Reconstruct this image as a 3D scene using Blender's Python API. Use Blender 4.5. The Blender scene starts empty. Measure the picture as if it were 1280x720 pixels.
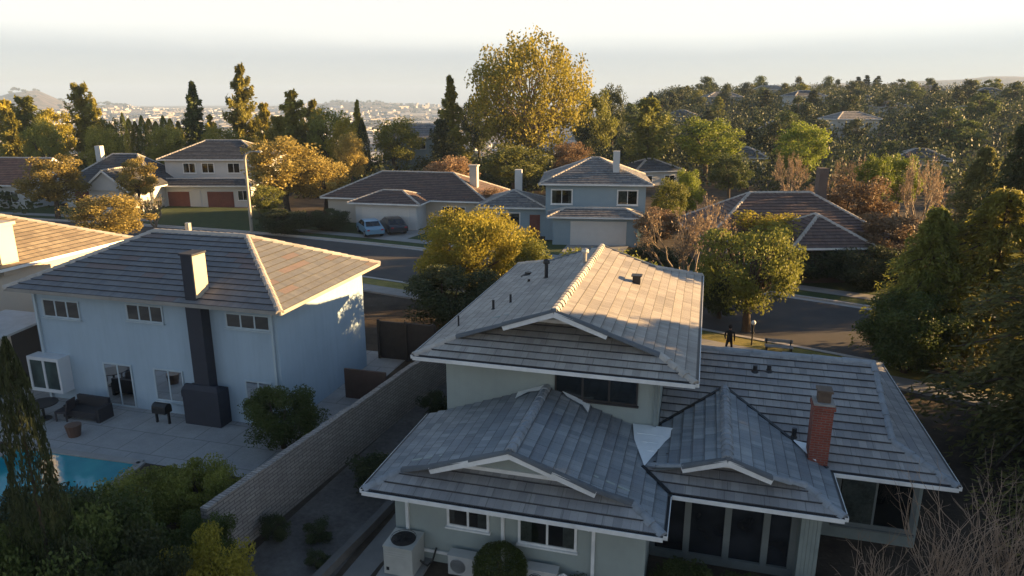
import bpy, math, random
import numpy as np
from mathutils import Vector, Matrix
random.seed(7); RNG=np.random.default_rng(7)
rad=math.radians
F=880.0; PITCH=math.atan(238/F); CAMH=13.0; YAW=rad(15.3)
CY,SY=math.cos(YAW),math.sin(YAW)
SC=bpy.context.scene
COL=SC.collection
# ------------------------------------------------------------------ frames
def W(u,v): return (u*CY+v*SY, -u*SY+v*CY)            # lot frame -> world
def UV(x,y): return (x*CY-y*SY, x*SY+y*CY)
def ray(px,py):
    a=(px-640)/F; b=-(py-360)/F
    return (a, math.cos(PITCH)+b*math.sin(PITCH), -math.sin(PITCH)+b*math.cos(PITCH))
def G(px,py,h=0.0):
    r=ray(px,py); t=(h-CAMH)/r[2]; return (r[0]*t,r[1]*t)
def sstep(a,b,x):
    t=np.clip((x-a)/(b-a),0,1); return t*t*(3-2*t)
def terrain(x,y):
    x=np.asarray(x,float); y=np.asarray(y,float)
    r=np.hypot(x,y); az=np.degrees(np.arctan2(x,np.maximum(y,1e-3)))
    w=sstep(2,13,az)*(y>0)
    plain=-58*sstep(120,600,r)
    hill=13.5*sstep(105,330,r)-40*sstep(350,800,r)
    z=plain*(1-w)+hill*w
    # hills round the far edge of the plain
    hl=sstep(2600,4200,r)*(1-sstep(4600,6500,r))
    z=z+hl*140*sstep(-24,-38,az)*(0.75+0.25*np.sin(az*1.3+1)+.1*np.sin(az*5.1))
    z=z+hl*(125+11*np.sin(az*.42)+5*np.sin(az*1.3+2))*sstep(6,27,az)
    z=z+hl*np.exp(-((az+12)/5.5)**2)*45*(1+.15*np.sin(az*2.2))
    z=z+sstep(600,1500,r)*3*np.sin(x*.004)*np.sin(y*.003)
    return z
def tz(x,y): return float(terrain(x,y))
# ------------------------------------------------------------------ materials
MATS={}
class NT:
    def __init__(s,m):
        s.nt=m.node_tree; s.n=s.nt.nodes; s.l=s.nt.links
    def add(s,t,**k):
        n=s.n.new(t)
        for a,b in k.items(): setattr(n,a,b)
        return n
    def math(s,op,a,b=None,c=None):
        n=s.add('ShaderNodeMath',operation=op)
        for i,x in enumerate((a,b,c)):
            if x is None: continue
            if isinstance(x,(int,float)): n.inputs[i].default_value=x
            else: s.l.new(x,n.inputs[i])
        return n.outputs[0]
    def mix(s,f,a,b,mode='MIX'):
        n=s.add('ShaderNodeMix',data_type='RGBA',blend_type=mode)
        for i,x in ((0,f),(6,a),(7,b)):
            if isinstance(x,(int,float)): n.inputs[i].default_value=x
            elif isinstance(x,tuple): n.inputs[i].default_value=(*x[:3],1)
            else: s.l.new(x,n.inputs[i])
        return n.outputs[2]
    def noise(s,vec,scale,detail=4,rough=.55):
        n=s.add('ShaderNodeTexNoise'); n.inputs['Scale'].default_value=scale
        n.inputs['Detail'].default_value=detail; n.inputs['Roughness'].default_value=rough
        if vec is not None: s.l.new(vec,n.inputs['Vector'])
        return n.outputs['Fac']
    def ramp(s,f,a,b):
        n=s.add('ShaderNodeMapRange'); n.inputs[1].default_value=a; n.inputs[2].default_value=b
        s.l.new(f,n.inputs[0]); return n.outputs[0]
def newmat(name):
    m=bpy.data.materials.new(name); m.use_nodes=True
    b=m.node_tree.nodes['Principled BSDF']; return m,b,NT(m)
def surf(name,c,rough=.8,var=.25,scale=3.0,bump=.0,bscale=None,c2=None,metal=0,spec=.4,streak=0):
    """plain surface with two octaves of soft wear and optional second colour"""
    if name in MATS: return MATS[name]
    m,b,t=newmat(name)
    tc=t.add('ShaderNodeTexCoord').outputs['Object']
    n1=t.noise(tc,scale,5,.6); n2=t.noise(tc,scale*.17,3,.5)
    f=t.ramp(t.math('ADD',t.math('MULTIPLY',n1,.5),t.math('MULTIPLY',n2,.5)),.35,.65)
    d=c2 if c2 else tuple(x*(1-var) for x in c)
    col=t.mix(f,d,c)
    if streak:
        mp_=t.add('ShaderNodeMapping'); mp_.inputs['Scale'].default_value=(2.6,2.6,.22); t.l.new(tc,mp_.inputs[0])
        sf=t.ramp(t.noise(mp_.outputs[0],1.4,6,.7),.45,.75); col=t.mix(t.math('MULTIPLY',sf,streak),col,tuple(x*.45 for x in c))
        pf_=t.ramp(t.noise(tc,.45,3,.5),.48,.56); col=t.mix(t.math('MULTIPLY',pf_,streak*.35),col,tuple(min(1,x*1.25) for x in c))
    t.l.new(col,b.inputs['Base Color'])
    b.inputs['Roughness'].default_value=rough; b.inputs['Metallic'].default_value=metal
    b.inputs['Specular IOR Level'].default_value=spec
    if bump:
        bp=t.add('ShaderNodeBump'); bp.inputs['Strength'].default_value=.6; bp.inputs['Distance'].default_value=bump
        t.l.new(t.noise(tc,bscale or scale*6,4,.6),bp.inputs['Height']); t.l.new(bp.outputs[0],b.inputs['Normal'])
    MATS[name]=m; return m
def tilemat(name,c_a,c_b,c_c,expo=.34,w=.22,gap=.5,line=.6):
    """overlapping flat roof shingles; UV in metres (across, up the slope)"""
    if name in MATS: return MATS[name]
    m,b,t=newmat(name)
    uv=t.add('ShaderNodeUVMap').outputs[0]
    sp=t.add('ShaderNodeSeparateXYZ'); t.l.new(uv,sp.inputs[0])
    U,V=sp.outputs[0],sp.outputs[1]
    row=t.math('FLOOR',t.math('DIVIDE',V,expo))
    def wn(vecx,vecy,z=0.0):
        c=t.add('ShaderNodeCombineXYZ'); t.l.new(vecx,c.inputs[0]); t.l.new(vecy,c.inputs[1]); c.inputs[2].default_value=z
        n=t.add('ShaderNodeTexWhiteNoise',noise_dimensions='3D'); t.l.new(c.outputs[0],n.inputs['Vector']); return n.outputs['Value']
    r0=wn(row,row,3.3)
    def cells(width,z):
        x=t.math('ADD',t.math('DIVIDE',U,width),t.math('MULTIPLY',r0,7.0+z))
        i=t.math('FLOOR',x); return wn(i,row,z),t.math('FRACT',x)
    s,fs=cells(w,1.0); p,fp=cells(w*4.6,2.0)
    v=t.math('ADD',t.math('MULTIPLY',s,.55),t.math('MULTIPLY',p,.45))
    col=t.mix(t.ramp(v,.2,.75),c_a,c_b); col=t.mix(t.math('MULTIPLY',t.math('GREATER_THAN',p,.88),.6),col,c_c)
    tc=t.add('ShaderNodeTexCoord').outputs['Object']
    mp_=t.add('ShaderNodeMapping'); mp_.inputs['Scale'].default_value=(1.6,.28,1); t.l.new(uv,mp_.inputs[0]); dirt=t.math('MAXIMUM',t.ramp(t.noise(tc,.6,5,.65),.4,.75),t.ramp(t.noise(mp_.outputs[0],1.2,6,.7),.5,.75)); col=t.mix(t.math('MULTIPLY',dirt,.35),col,(.11,.10,.09))
    grit=t.ramp(t.noise(tc,60,2,.6),.3,.7); col=t.mix(t.math('MULTIPLY',grit,.18),col,(.06,.06,.06))
    e1=t.math('LESS_THAN',fs,.05); e2=t.math('LESS_THAN',fp,.022)
    col=t.mix(t.math('MULTIPLY',e1,.25*gap*2),col,(.03,.03,.032)); col=t.mix(t.math('MULTIPLY',e2,.38),col,(.02,.02,.022)); e3=t.math('LESS_THAN',t.math('FRACT',t.math('DIVIDE',V,expo)),.065); col=t.mix(t.math('MULTIPLY',e3,line),col,(.03,.03,.032))  # e3 paints the gap below each course, with its shadow, as a dark line
    t.l.new(col,b.inputs['Base Color']); b.inputs['Roughness'].default_value=.72; b.inputs['Specular IOR Level'].default_value=.35
    hgt=t.math('SUBTRACT',t.math('ADD',t.math('MULTIPLY',s,.5),t.math('MULTIPLY',t.noise(tc,25,3),.5)),t.math('MULTIPLY',t.math('MAXIMUM',e1,e2),1.0))
    bp=t.add('ShaderNodeBump'); bp.inputs['Strength'].default_value=.7; bp.inputs['Distance'].default_value=.02
    t.l.new(hgt,bp.inputs['Height']); t.l.new(bp.outputs[0],b.inputs['Normal'])
    MATS[name]=m; return m
def brickmat(name,c1,c2,mortar,bw=.21,bh=.07,ms=.012,bump=.01):
    if name in MATS: return MATS[name]
    m,b,t=newmat(name)
    uv=t.add('ShaderNodeUVMap').outputs[0]
    br=t.add('ShaderNodeTexBrick'); t.l.new(uv,br.inputs['Vector'])
    br.inputs['Color1'].default_value=(*c1,1); br.inputs['Color2'].default_value=(*c2,1); br.inputs['Mortar'].default_value=(*mortar,1)
    br.inputs['Scale'].default_value=1; br.inputs['Brick Width'].default_value=bw; br.inputs['Row Height'].default_value=bh
    br.inputs['Mortar Size'].default_value=ms; br.inputs['Mortar Smooth'].default_value=.3
    tc=t.add('ShaderNodeTexCoord').outputs['Object']
    n=t.ramp(t.noise(tc,1.3,5,.6),.3,.7); n2=t.noise(tc,14,4,.6)
    col=t.mix(t.math('MULTIPLY',n,.4),br.outputs[0],tuple(x*.45 for x in c1)); col=t.mix(t.math('MULTIPLY',t.ramp(n2,.4,.8),.35),col,tuple(x*.5 for x in c1))
    t.l.new(col,b.inputs['Base Color']); b.inputs['Roughness'].default_value=.9
    bp=t.add('ShaderNodeBump'); bp.inputs['Strength'].default_value=.9; bp.inputs['Distance'].default_value=bump
    t.l.new(t.math('SUBTRACT',t.math('MULTIPLY',n2,.5),br.outputs[1]),bp.inputs['Height']); t.l.new(bp.outputs[0],b.inputs['Normal'])
    MATS[name]=m; return m
def glassmat(name,c=(.012,.014,.017),rough=.06):
    if name in MATS: return MATS[name]
    m,b,t=newmat(name)
    tc=t.add('ShaderNodeTexCoord').outputs['Object']
    f=t.ramp(t.noise(tc,.9,2,.5),.4,.6)
    t.l.new(t.mix(f,c,tuple(x*2.2 for x in c)),b.inputs['Base Color'])
    b.inputs['Roughness'].default_value=rough; b.inputs['Specular IOR Level'].default_value=.6
    MATS[name]=m; return m
def leafmat(name,c1,c2,trans=.25,rv=.25):
    if name in MATS: return MATS[name]
    m,b,t=newmat(name)
    at=t.add('ShaderNodeAttribute',attribute_name='tint').outputs['Fac']
    oi=t.add('ShaderNodeObjectInfo').outputs['Random']
    col=t.mix(at,c1,c2)
    k=t.math('ADD',t.math('MULTIPLY',oi,rv*2),1-rv)
    col=t.mix(1.0,col,k,'MULTIPLY')
    t.l.new(col,b.inputs['Base Color']); b.inputs['Roughness'].default_value=.62; b.inputs['Specular IOR Level'].default_value=.25
    tr=t.add('ShaderNodeBsdfTranslucent'); t.l.new(col,tr.inputs[0])
    mx=t.add('ShaderNodeMixShader'); mx.inputs[0].default_value=trans
    t.l.new(b.outputs[0],mx.inputs[1]); t.l.new(tr.outputs[0],mx.inputs[2])
    t.l.new(mx.outputs[0],t.n['Material Output'].inputs['Surface'])
    MATS[name]=m; return m
def plain(name,c,rough=.6,metal=0): return surf(name,c,rough,.12,5,metal=metal)

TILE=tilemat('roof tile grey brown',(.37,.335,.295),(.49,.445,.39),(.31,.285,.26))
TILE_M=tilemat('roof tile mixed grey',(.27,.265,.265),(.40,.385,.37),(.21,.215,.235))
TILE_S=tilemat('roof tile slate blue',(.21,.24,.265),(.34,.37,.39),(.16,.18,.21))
RAKE=surf('dark rake trim',(.12,.135,.15),.7,.3,4)
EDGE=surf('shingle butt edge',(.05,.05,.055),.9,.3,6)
CAP=surf('ridge tile',(.50,.46,.41),.75,.35,4,bump=.006)
CAP_S=surf('ridge tile slate',(.31,.34,.37),.75,.4,4,bump=.006)
WHITE=surf('white painted trim',(.80,.81,.80),.5,.25,4)
SAGE=surf('sage stucco wall',(.34,.385,.365),.92,.16,1.2,bump=.006,bscale=40,streak=.12)
SAGE_D=surf('sage board siding',(.25,.29,.275),.8,.25,2)
SOFFIT=surf('soffit paint',(.38,.39,.37),.8,.15,2)
SHEET=surf('pale flashing membrane',(.86,.89,.90),.45,.3,1.6,c2=(.68,.72,.74))
BLACKF=plain('black valley metal',(.018,.02,.023),.5)
STEEL=surf('galvanised pipe',(.45,.45,.44),.4,.3,6,metal=.6)
BRICK=brickmat('red chimney brick',(.27,.065,.042),(.20,.05,.035),(.19,.14,.12),.22,.075,.012)
STONE=brickmat('slump stone block',(.33,.295,.27),(.43,.39,.35),(.17,.15,.135),.42,.115,.018,.03)
PANE=bpy.data.materials.new('clear pane'); PANE.use_nodes=True
_n=PANE.node_tree; _n.nodes.remove(_n.nodes['Principled BSDF']); _t=_n.nodes.new('ShaderNodeBsdfTransparent'); _t.inputs[0].default_value=(.75,.8,.8,1); _g=_n.nodes.new('ShaderNodeBsdfGlossy'); _g.inputs['Roughness'].default_value=.04; _f=_n.nodes.new('ShaderNodeFresnel'); _f.inputs[0].default_value=1.6; _m=_n.nodes.new('ShaderNodeMixShader')
_n.links.new(_f.outputs[0],_m.inputs[0]); _n.links.new(_t.outputs[0],_m.inputs[1]); _n.links.new(_g.outputs[0],_m.inputs[2]); _n.links.new(_m.outputs[0],_n.nodes['Material Output'].inputs['Surface'])
CURT=surf('curtain cloth',(.30,.30,.285),.9,.5,9,c2=(.12,.12,.12))
GLASS=glassmat('window glass'); GLASSB=glassmat('window glass green',(.03,.045,.045))
DARKM=plain('dark metal',(.03,.03,.033),.5,.3)
CONC=surf('concrete',(.33,.32,.305),.9,.3,1.5,bump=.004)
BARK=surf('bark',(.10,.075,.055),.95,.5,6,bump=.02)
BARKP=surf('pale bark',(.30,.24,.18),.9,.45,5,bump=.015)
# ------------------------------------------------------------------ object helpers
ORG={}
def tag(o,label=None,cat=None,group=None,kind=None):
    if label: o['label']=label
    if cat: o['category']=cat
    if group: o['group']=group
    if kind: o['kind']=kind
    return o
def thing_uv(name,u,v,label,cat,group=None,z=0):
    o=bpy.data.objects.new(name,None); COL.objects.link(o); o.empty_display_size=.3
    x,y=W(u,v); o.location=(x,y,z); o.rotation_euler=(0,0,-YAW); ORG[o.name]=(u,v,z)
    return tag(o,label,cat,group)
def thing(name,loc,rz,label,cat,group=None):
    o=bpy.data.objects.new(name,None); COL.objects.link(o); o.empty_display_size=.3
    o.location=loc; o.rotation_euler=(0,0,rz); ORG[o.name]=(0,0,0)
    return tag(o,label,cat,group)
class MB:
    def __init__(s): s.v=[];s.f=[];s.uv=[];s.mi=[]; s.m=0
    def poly(s,pts,uv=None):
        i=len(s.v); s.v+= [tuple(p) for p in pts]; s.f.append(tuple(range(i,i+len(pts))))
        if uv is None:
            p=[Vector(q) for q in pts]; n=(p[1]-p[0]).cross(p[2]-p[0])
            n=n.normalized() if n.length>1e-9 else Vector((0,0,1))
            if abs(n.z)<.9:
                a=Vector((0,0,1)).cross(n); a.normalize(); b=Vector((0,0,1)); uv=[(q.dot(a),q.dot(b)) for q in p]
            else: uv=[(q.x,q.y) for q in p]
        s.uv.append(uv); s.mi.append(s.m)
    def hexa(s,c):
        for f in ((0,3,2,1),(4,5,6,7),(0,1,5,4),(1,2,6,5),(2,3,7,6),(3,0,4,7)): s.poly([c[i] for i in f])
    def box(s,x0,x1,y0,y1,z0,z1):
        s.hexa([(x0,y0,z0),(x1,y0,z0),(x1,y1,z0),(x0,y1,z0),(x0,y0,z1),(x1,y0,z1),(x1,y1,z1),(x0,y1,z1)])
    def obox(s,O,R,N,x0,x1,y0,y1,z0,z1):
        O=Vector(O);R=Vector(R);N=Vector(N);Z=Vector((0,0,1))
        c=[O+R*x+N*y+Z*z for z in (z0,z1) for x,y in ((x0,y0),(x1,y0),(x1,y1),(x0,y1))]
        s.hexa(c)
    def beam(s,p,q,w,h,up=(0,0,1)):
        """box along p->q, width w (sideways), height h (centred)"""
        p=Vector(p);q=Vector(q);d=(q-p).normalized();r=d.cross(Vector(up)).normalized();t=r.cross(d)
        c=[P+r*a*w/2+t*b*h/2 for P in (p,q) for a,b in ((-1,-1),(1,-1),(1,1),(-1,1))]
        s.hexa(c)
    def tube(s,pts,rs,k=6,cap=True):
        pts=[Vector(p) for p in pts]; rings=[]
        if isinstance(rs,(int,float)): rs=[rs]*len(pts)
        for i,p in enumerate(pts):
            d=(pts[min(i+1,len(pts)-1)]-pts[max(i-1,0)])
            d=d.normalized() if d.length>1e-9 else Vector((0,0,1))
            a=d.orthogonal().normalized() if i==0 else (pa-d*pa.dot(d)).normalized()
            pa=a; b=d.cross(a); base=len(s.v)
            for j in range(k):
                t=2*math.pi*j/k; s.v.append(tuple(p+(a*math.cos(t)+b*math.sin(t))*rs[i]))
            rings.append(base)
        for A,B in zip(rings,rings[1:]):
            for j in range(k):
                f=(A+j,A+(j+1)%k,B+(j+1)%k,B+j); s.f.append(f); s.uv.append([(j/k,0),((j+1)/k,0),((j+1)/k,1),(j/k,1)]); s.mi.append(s.m)
        if cap:
            for A,rev in ((rings[0],True),(rings[-1],False)):
                f=tuple(A+j for j in range(k)); f=f[::-1] if rev else f
                s.f.append(f); s.uv.append([(0,0)]*k); s.mi.append(s.m)
    def ell(s,c,r,k=12,l=8):
        pts=[];rs=[]
        base=len(s.v)
        for i in range(l+1):
            ph=math.pi*i/l
            for j in range(k):
                th=2*math.pi*j/k
                s.v.append((c[0]+r[0]*math.sin(ph)*math.cos(th),c[1]+r[1]*math.sin(ph)*math.sin(th),c[2]-r[2]*math.cos(ph)))
        for i in range(l):
            for j in range(k):
                a=base+i*k+j;b=base+i*k+(j+1)%k
                s.f.append((a,b,b+k,a+k)); s.uv.append([(0,0)]*4); s.mi.append(s.m)
    def build(s,name,mat,parent=None,org=None,smooth=False,loc=None,rz=None):
        o3=ORG[parent.name] if parent else (org or (0,0,0))
        me=bpy.data.meshes.new(name)
        me.from_pydata([(a-o3[0],b-o3[1],c-o3[2]) for a,b,c in s.v],[],s.f)
        ul=me.uv_layers.new(name='UVMap'); flat=[c for u in s.uv for p in u for c in p]; ul.data.foreach_set('uv',flat)
        for m in (mat if isinstance(mat,(list,tuple)) else [mat]): me.materials.append(m)
        if any(s.mi): me.polygons.foreach_set('material_index',s.mi)
        if smooth: me.polygons.foreach_set('use_smooth',[True]*len(s.f))
        me.update()
        o=bpy.data.objects.new(name,me); COL.objects.link(o)
        if parent: o.parent=parent; ORG[o.name]=o3
        if loc is not None: o.location=loc
        if rz is not None: o.rotation_euler=(0,0,rz)
        return o
def single_uv(name,mb,mat,u,v,label,cat,group=None,smooth=False,z=0):
    x,y=W(u,v); o=mb.build(name,mat,None,(u,v,z),smooth,(x,y,z),-YAW); return tag(o,label,cat,group)
def struct(name,mb,mat,uv=True,kind='structure'):
    o=mb.build(name,mat)
    if uv: o.rotation_euler=(0,0,-YAW)
    return tag(o,kind=kind)
def clip(poly,axis,val,keep_ge):
    out=[]
    for i in range(len(poly)):
        a,b=poly[i],poly[(i+1)%len(poly)]
        ia=(a[axis]>=val-1e-9) if keep_ge else (a[axis]<=val+1e-9); ib=(b[axis]>=val-1e-9) if keep_ge else (b[axis]<=val+1e-9)
        if ia: out.append(a)
        if ia!=ib:
            t=(val-a[axis])/(b[axis]-a[axis]); out.append((a[0]+(b[0]-a[0])*t,a[1]+(b[1]-a[1])*t))
    return out
def tile_plane(mb,pts,expo=.34,step=.042,off=0.0,z_ref=None):
    p=[Vector(q) for q in pts]
    n=Vector((0,0,0))
    for i in range(len(p)): n+= (p[i]-p[0]).cross(p[(i+1)%len(p)]-p[0])
    n.normalize(); 
    if n.z<0: n=-n
    acr=Vector((0,0,1)).cross(n).normalized(); up=n.cross(acr).normalized()
    if up.z<0: up=-up; acr=-acr
    O=min(p,key=lambda q:q.z)
    P2=[((q-O).dot(acr),(q-O).dot(up)) for q in p]
    mx=max(b for a,b in P2); k=0
    while k*expo<mx-1e-6:
        b0,b1=k*expo,(k+1)*expo
        c=clip(clip(P2,1,b0,True),1,b1,False); c=[q for i,q in enumerate(c) if (abs(q[0]-c[i-1][0])+abs(q[1]-c[i-1][1]))>1e-5]
        if len(c)>=3:
            wob=.006*math.sin(k*2.3)
            def to3(a,b,h): return O+acr*a+up*b+n*(h+off)
            H=lambda b: (step+wob)*(1-(b-b0)/expo)
            pt=[to3(a,b,H(b)) for a,b in c]; uvs=[(a+50,b+.001 if b<b0+1e-4 else b-.001) for a,b in c]
            mb.poly(pt,uvs)
            low=[q for q in c if abs(q[1]-b0)<1e-5]
            if len(low)>=2:
                l=min(low);h=max(low)
                mb.m=1; mb.poly([to3(l[0],b0,-.01),to3(h[0],b0,-.01),to3(h[0],b0,step+wob),to3(l[0],b0,step+wob)],[(l[0]+50,b0+.001),(h[0]+50,b0+.001),(h[0]+50,b0+.02),(l[0]+50,b0+.02)]); mb.m=0
        k+=1
    return n
class RunGroup:
    """one mesh per run of ridge or hip tiles"""
    def __init__(s): s.v=[]
    def new(s): m_=MB(); s.v.append(m_); return m_
    def build(s,name,mat,par): return [m_.build(name,mat,par) for m_ in s.v]
def caps(mb,p,q,r=.125,L=.33,lift=.03):
    if isinstance(mb,RunGroup): mb=mb.new()
    p=Vector(p);q=Vector(q);d=q-p;n=max(1,int(d.length/L));d/=n;dn=d.normalized();rt=dn.cross(Vector((0,0,1))).normalized();up=rt.cross(dn)
    for i in range(n):
        a=p+d*i+rt*random.uniform(-.009,.009)+up*random.uniform(-.006,.008); b=a+d*1.06+rt*random.uniform(-.012,.012)
        for (P,rr,Q,r2) in ((a,r*1.3,b,r*.92),):
            prof=[(-1,-.5),(-.72,.12),(-.3,.42),(.3,.42),(.72,.12),(1,-.5)]
            A=[P+rt*x*rr+up*(y*rr+lift) for x,y in prof];B=[Q+rt*x*r2+up*(y*r2+lift) for x,y in prof]
            for j in range(5): mb.poly([A[j],A[j+1],B[j+1],B[j]])
            mb.poly(A[::-1]); mb.poly(B)
def gutter(mbw,mbd,p,q,out):
    """white box gutter hung on the eave, dark trough on top"""
    p=Vector(p);q=Vector(q);o=Vector(out)
    mbw.beam(p+o*.055+Vector((0,0,-.055)),q+o*.055+Vector((0,0,-.055)),.11,.12)
    mbd.beam(p+o*.05+Vector((0,0,.008)),q+o*.05+Vector((0,0,.008)),.075,.006)
def window(par,O,R,N,x0,x1,z0,z1,mf,mg,n=2,fw=.07,sill=True,proud=.05,lab=None):
    f=MB()
    f.obox(O,R,N,x0-fw,x1+fw,0,proud,z1,z1+fw); f.obox(O,R,N,x0-fw,x1+fw,0,proud,z0-fw,z0)
    f.obox(O,R,N,x0-fw,x0,0,proud,z0,z1); f.obox(O,R,N,x1,x1+fw,0,proud,z0,z1)
    for i in range(1,n):
        x=x0+(x1-x0)*i/n; f.obox(O,R,N,x-.03,x+.03,.004,proud-.008,z0,z1)
    if sill: f.obox(O,R,N,x0-fw-.04,x1+fw+.04,0,proud+.06,z0-fw-.05,z0-fw-.003)
    w=f.build('window',mf,par)
    if lab: w['label']=lab
    g=MB(); g.obox(O,R,N,x0,x1,proud-.026,proud-.02,z0,z1); g.build('pane',PANE,w)
    c=MB(); c.obox(O,R,N,x0,x1,0.001,.004,z0,z1); c.m=1; W=x1-x0; H=z1-z0; k=random.choice((0,1,1,2,3))
    if k==0: c.obox(O,R,N,x0,x1,.006,.01,z1-H*random.uniform(.25,.6),z1)
    elif k==1: c.obox(O,R,N,x0,x0+W*random.uniform(.12,.25),.006,.012,z0,z1); c.obox(O,R,N,x1-W*random.uniform(.12,.25),x1,.006,.012,z0,z1)
    elif k==2: c.obox(O,R,N,x0+W*.02,x0+W*.49,.006,.01,z0,z1)
    c.build('curtain',[mg,CURT],w)
    return w
# ------------------------------------------------------------------ world, sun, camera
SUN_AZ,SUN_EL=79.0,8.5
wd=bpy.data.worlds.new('World'); SC.world=wd; wd.use_nodes=True
nt=wd.node_tree; bg=nt.nodes['Background']
sky=nt.nodes.new('ShaderNodeTexSky'); sky.sky_type='NISHITA'; sky.sun_disc=False
sky.sun_elevation=rad(SUN_EL); sky.sun_rotation=rad(SUN_AZ); sky.altitude=300; sky.air_density=.8; sky.dust_density=.2; sky.ozone_density=1.0
# thin bright cloud sheet over the sky, streaky towards the horizon
tc=nt.nodes.new('ShaderNodeTexCoord'); sp=nt.nodes.new('ShaderNodeSeparateXYZ'); nt.links.new(tc.outputs['Generated'],sp.inputs[0])
mp=nt.nodes.new('ShaderNodeMapping'); mp.inputs['Scale'].default_value=(1,1,9); nt.links.new(tc.outputs['Generated'],mp.inputs[0])
ns=nt.nodes.new('ShaderNodeTexNoise'); ns.inputs['Scale'].default_value=2.2; ns.inputs['Detail'].default_value=5; nt.links.new(mp.outputs[0],ns.inputs['Vector'])
def wm(op,a,b):
    n=nt.nodes.new('ShaderNodeMath'); n.operation=op
    for i,x in enumerate((a,b)):
        if isinstance(x,(int,float)): n.inputs[i].default_value=x
        else: nt.links.new(x,n.inputs[i])
    return n.outputs[0]
zz=wm('ADD',sp.outputs[2],wm('MULTIPLY',wm('SUBTRACT',ns.outputs['Fac'],.5),.028))
mr=nt.nodes.new('ShaderNodeMapRange'); mr.interpolation_type='SMOOTHSTEP'; mr.inputs[1].default_value=.048; mr.inputs[2].default_value=.088; nt.links.new(zz,mr.inputs[0])
mr2=nt.nodes.new('ShaderNodeMapRange'); mr2.interpolation_type='SMOOTHSTEP'; mr2.inputs[1].default_value=.125; mr2.inputs[2].default_value=.42; mr2.inputs[3].default_value=1; mr2.inputs[4].default_value=.0; nt.links.new(sp.outputs[2],mr2.inputs[0])
SKYW=(4.3,4.15,3.9); SKYH=(2.34,2.40,2.60)
hz=nt.nodes.new('ShaderNodeMix'); hz.data_type='RGBA'; nt.links.new(mr.outputs[0],hz.inputs[0]); hz.inputs[6].default_value=(*SKYH,1); hz.inputs[7].default_value=(*SKYW,1)
cm=nt.nodes.new('ShaderNodeMix'); cm.data_type='RGBA'
nt.links.new(wm('MULTIPLY',mr2.outputs[0],.85),cm.inputs[0]); nt.links.new(sky.outputs[0],cm.inputs[6]); nt.links.new(hz.outputs[2],cm.inputs[7])
nt.links.new(cm.outputs[2],bg.inputs[0]); bg.inputs[1].default_value=.05
sd=bpy.data.lights.new('sun','SUN'); sd.energy=5.0; sd.angle=rad(.6); sd.color=(1.0,.63,.27)
so=bpy.data.objects.new('sun',sd); COL.objects.link(so)
S=Vector((math.sin(rad(SUN_AZ))*math.cos(rad(SUN_EL)),math.cos(rad(SUN_AZ))*math.cos(rad(SUN_EL)),math.sin(rad(SUN_EL))))
so.rotation_euler=S.to_track_quat('Z','Y').to_euler(); so.location=(60,10,40)
cd=bpy.data.cameras.new('camera'); cam=bpy.data.objects.new('camera',cd); COL.objects.link(cam)
cam.location=(0,0,CAMH); cam.rotation_euler=(math.pi/2-PITCH,0,0); cd.sensor_width=36; cd.lens=36*F/1280; cd.clip_end=20000; cd.clip_start=.1
SC.camera=cam
SC.view_settings.view_transform='Standard'; SC.view_settings.look='None'; SC.view_settings.exposure=2.4; SC.view_settings.gamma=1
SC.cycles.volume_bounces=1; SC.cycles.max_bounces=6; SC.cycles.transparent_max_bounces=8
# ------------------------------------------------------------------ terrain
def build_ground():
    rs=[0.0]+list(np.geomspace(3,7000,110)); nth=240
    vs=[(0,0,0)]
    for r in rs[1:]:
        th=np.linspace(0,2*math.pi,nth,endpoint=False); x=r*np.sin(th); y=r*np.cos(th); z=terrain(x,y)
        vs+=list(zip(x.tolist(),y.tolist(),z.tolist()))
    fs=[(0,1+(j+1)%nth,1+j) for j in range(nth)]
    for i in range(len(rs)-2):
        a=1+i*nth;b=a+nth
        for j in range(nth): k=(j+1)%nth; fs.append((a+j,a+k,b+k,b+j))
    me=bpy.data.meshes.new('ground'); me.from_pydata(vs,[],fs); me.polygons.foreach_set('use_smooth',[True]*len(fs))
    m,b,t=newmat('dry earth and scrub')
    ge=t.add('ShaderNodeNewGeometry').outputs['Position']
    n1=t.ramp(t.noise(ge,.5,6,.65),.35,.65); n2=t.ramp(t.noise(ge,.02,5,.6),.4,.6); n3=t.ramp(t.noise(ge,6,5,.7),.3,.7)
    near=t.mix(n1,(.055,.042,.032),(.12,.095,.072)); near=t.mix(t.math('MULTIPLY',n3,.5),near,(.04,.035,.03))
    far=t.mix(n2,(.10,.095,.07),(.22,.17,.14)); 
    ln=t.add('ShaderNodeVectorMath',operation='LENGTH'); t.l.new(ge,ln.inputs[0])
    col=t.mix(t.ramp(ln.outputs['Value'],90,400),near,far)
    t.l.new(col,b.inputs['Base Color']); b.inputs['Roughness'].default_value=1; b.inputs['Specular IOR Level'].default_value=.1
    bp=t.add('ShaderNodeBump'); bp.inputs['Distance'].default_value=.03; bp.inputs['Strength'].default_value=.6; t.l.new(n3,bp.inputs['Height']); t.l.new(bp.outputs[0],b.inputs['Normal'])
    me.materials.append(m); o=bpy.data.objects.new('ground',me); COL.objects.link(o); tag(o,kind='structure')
build_ground()
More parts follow.
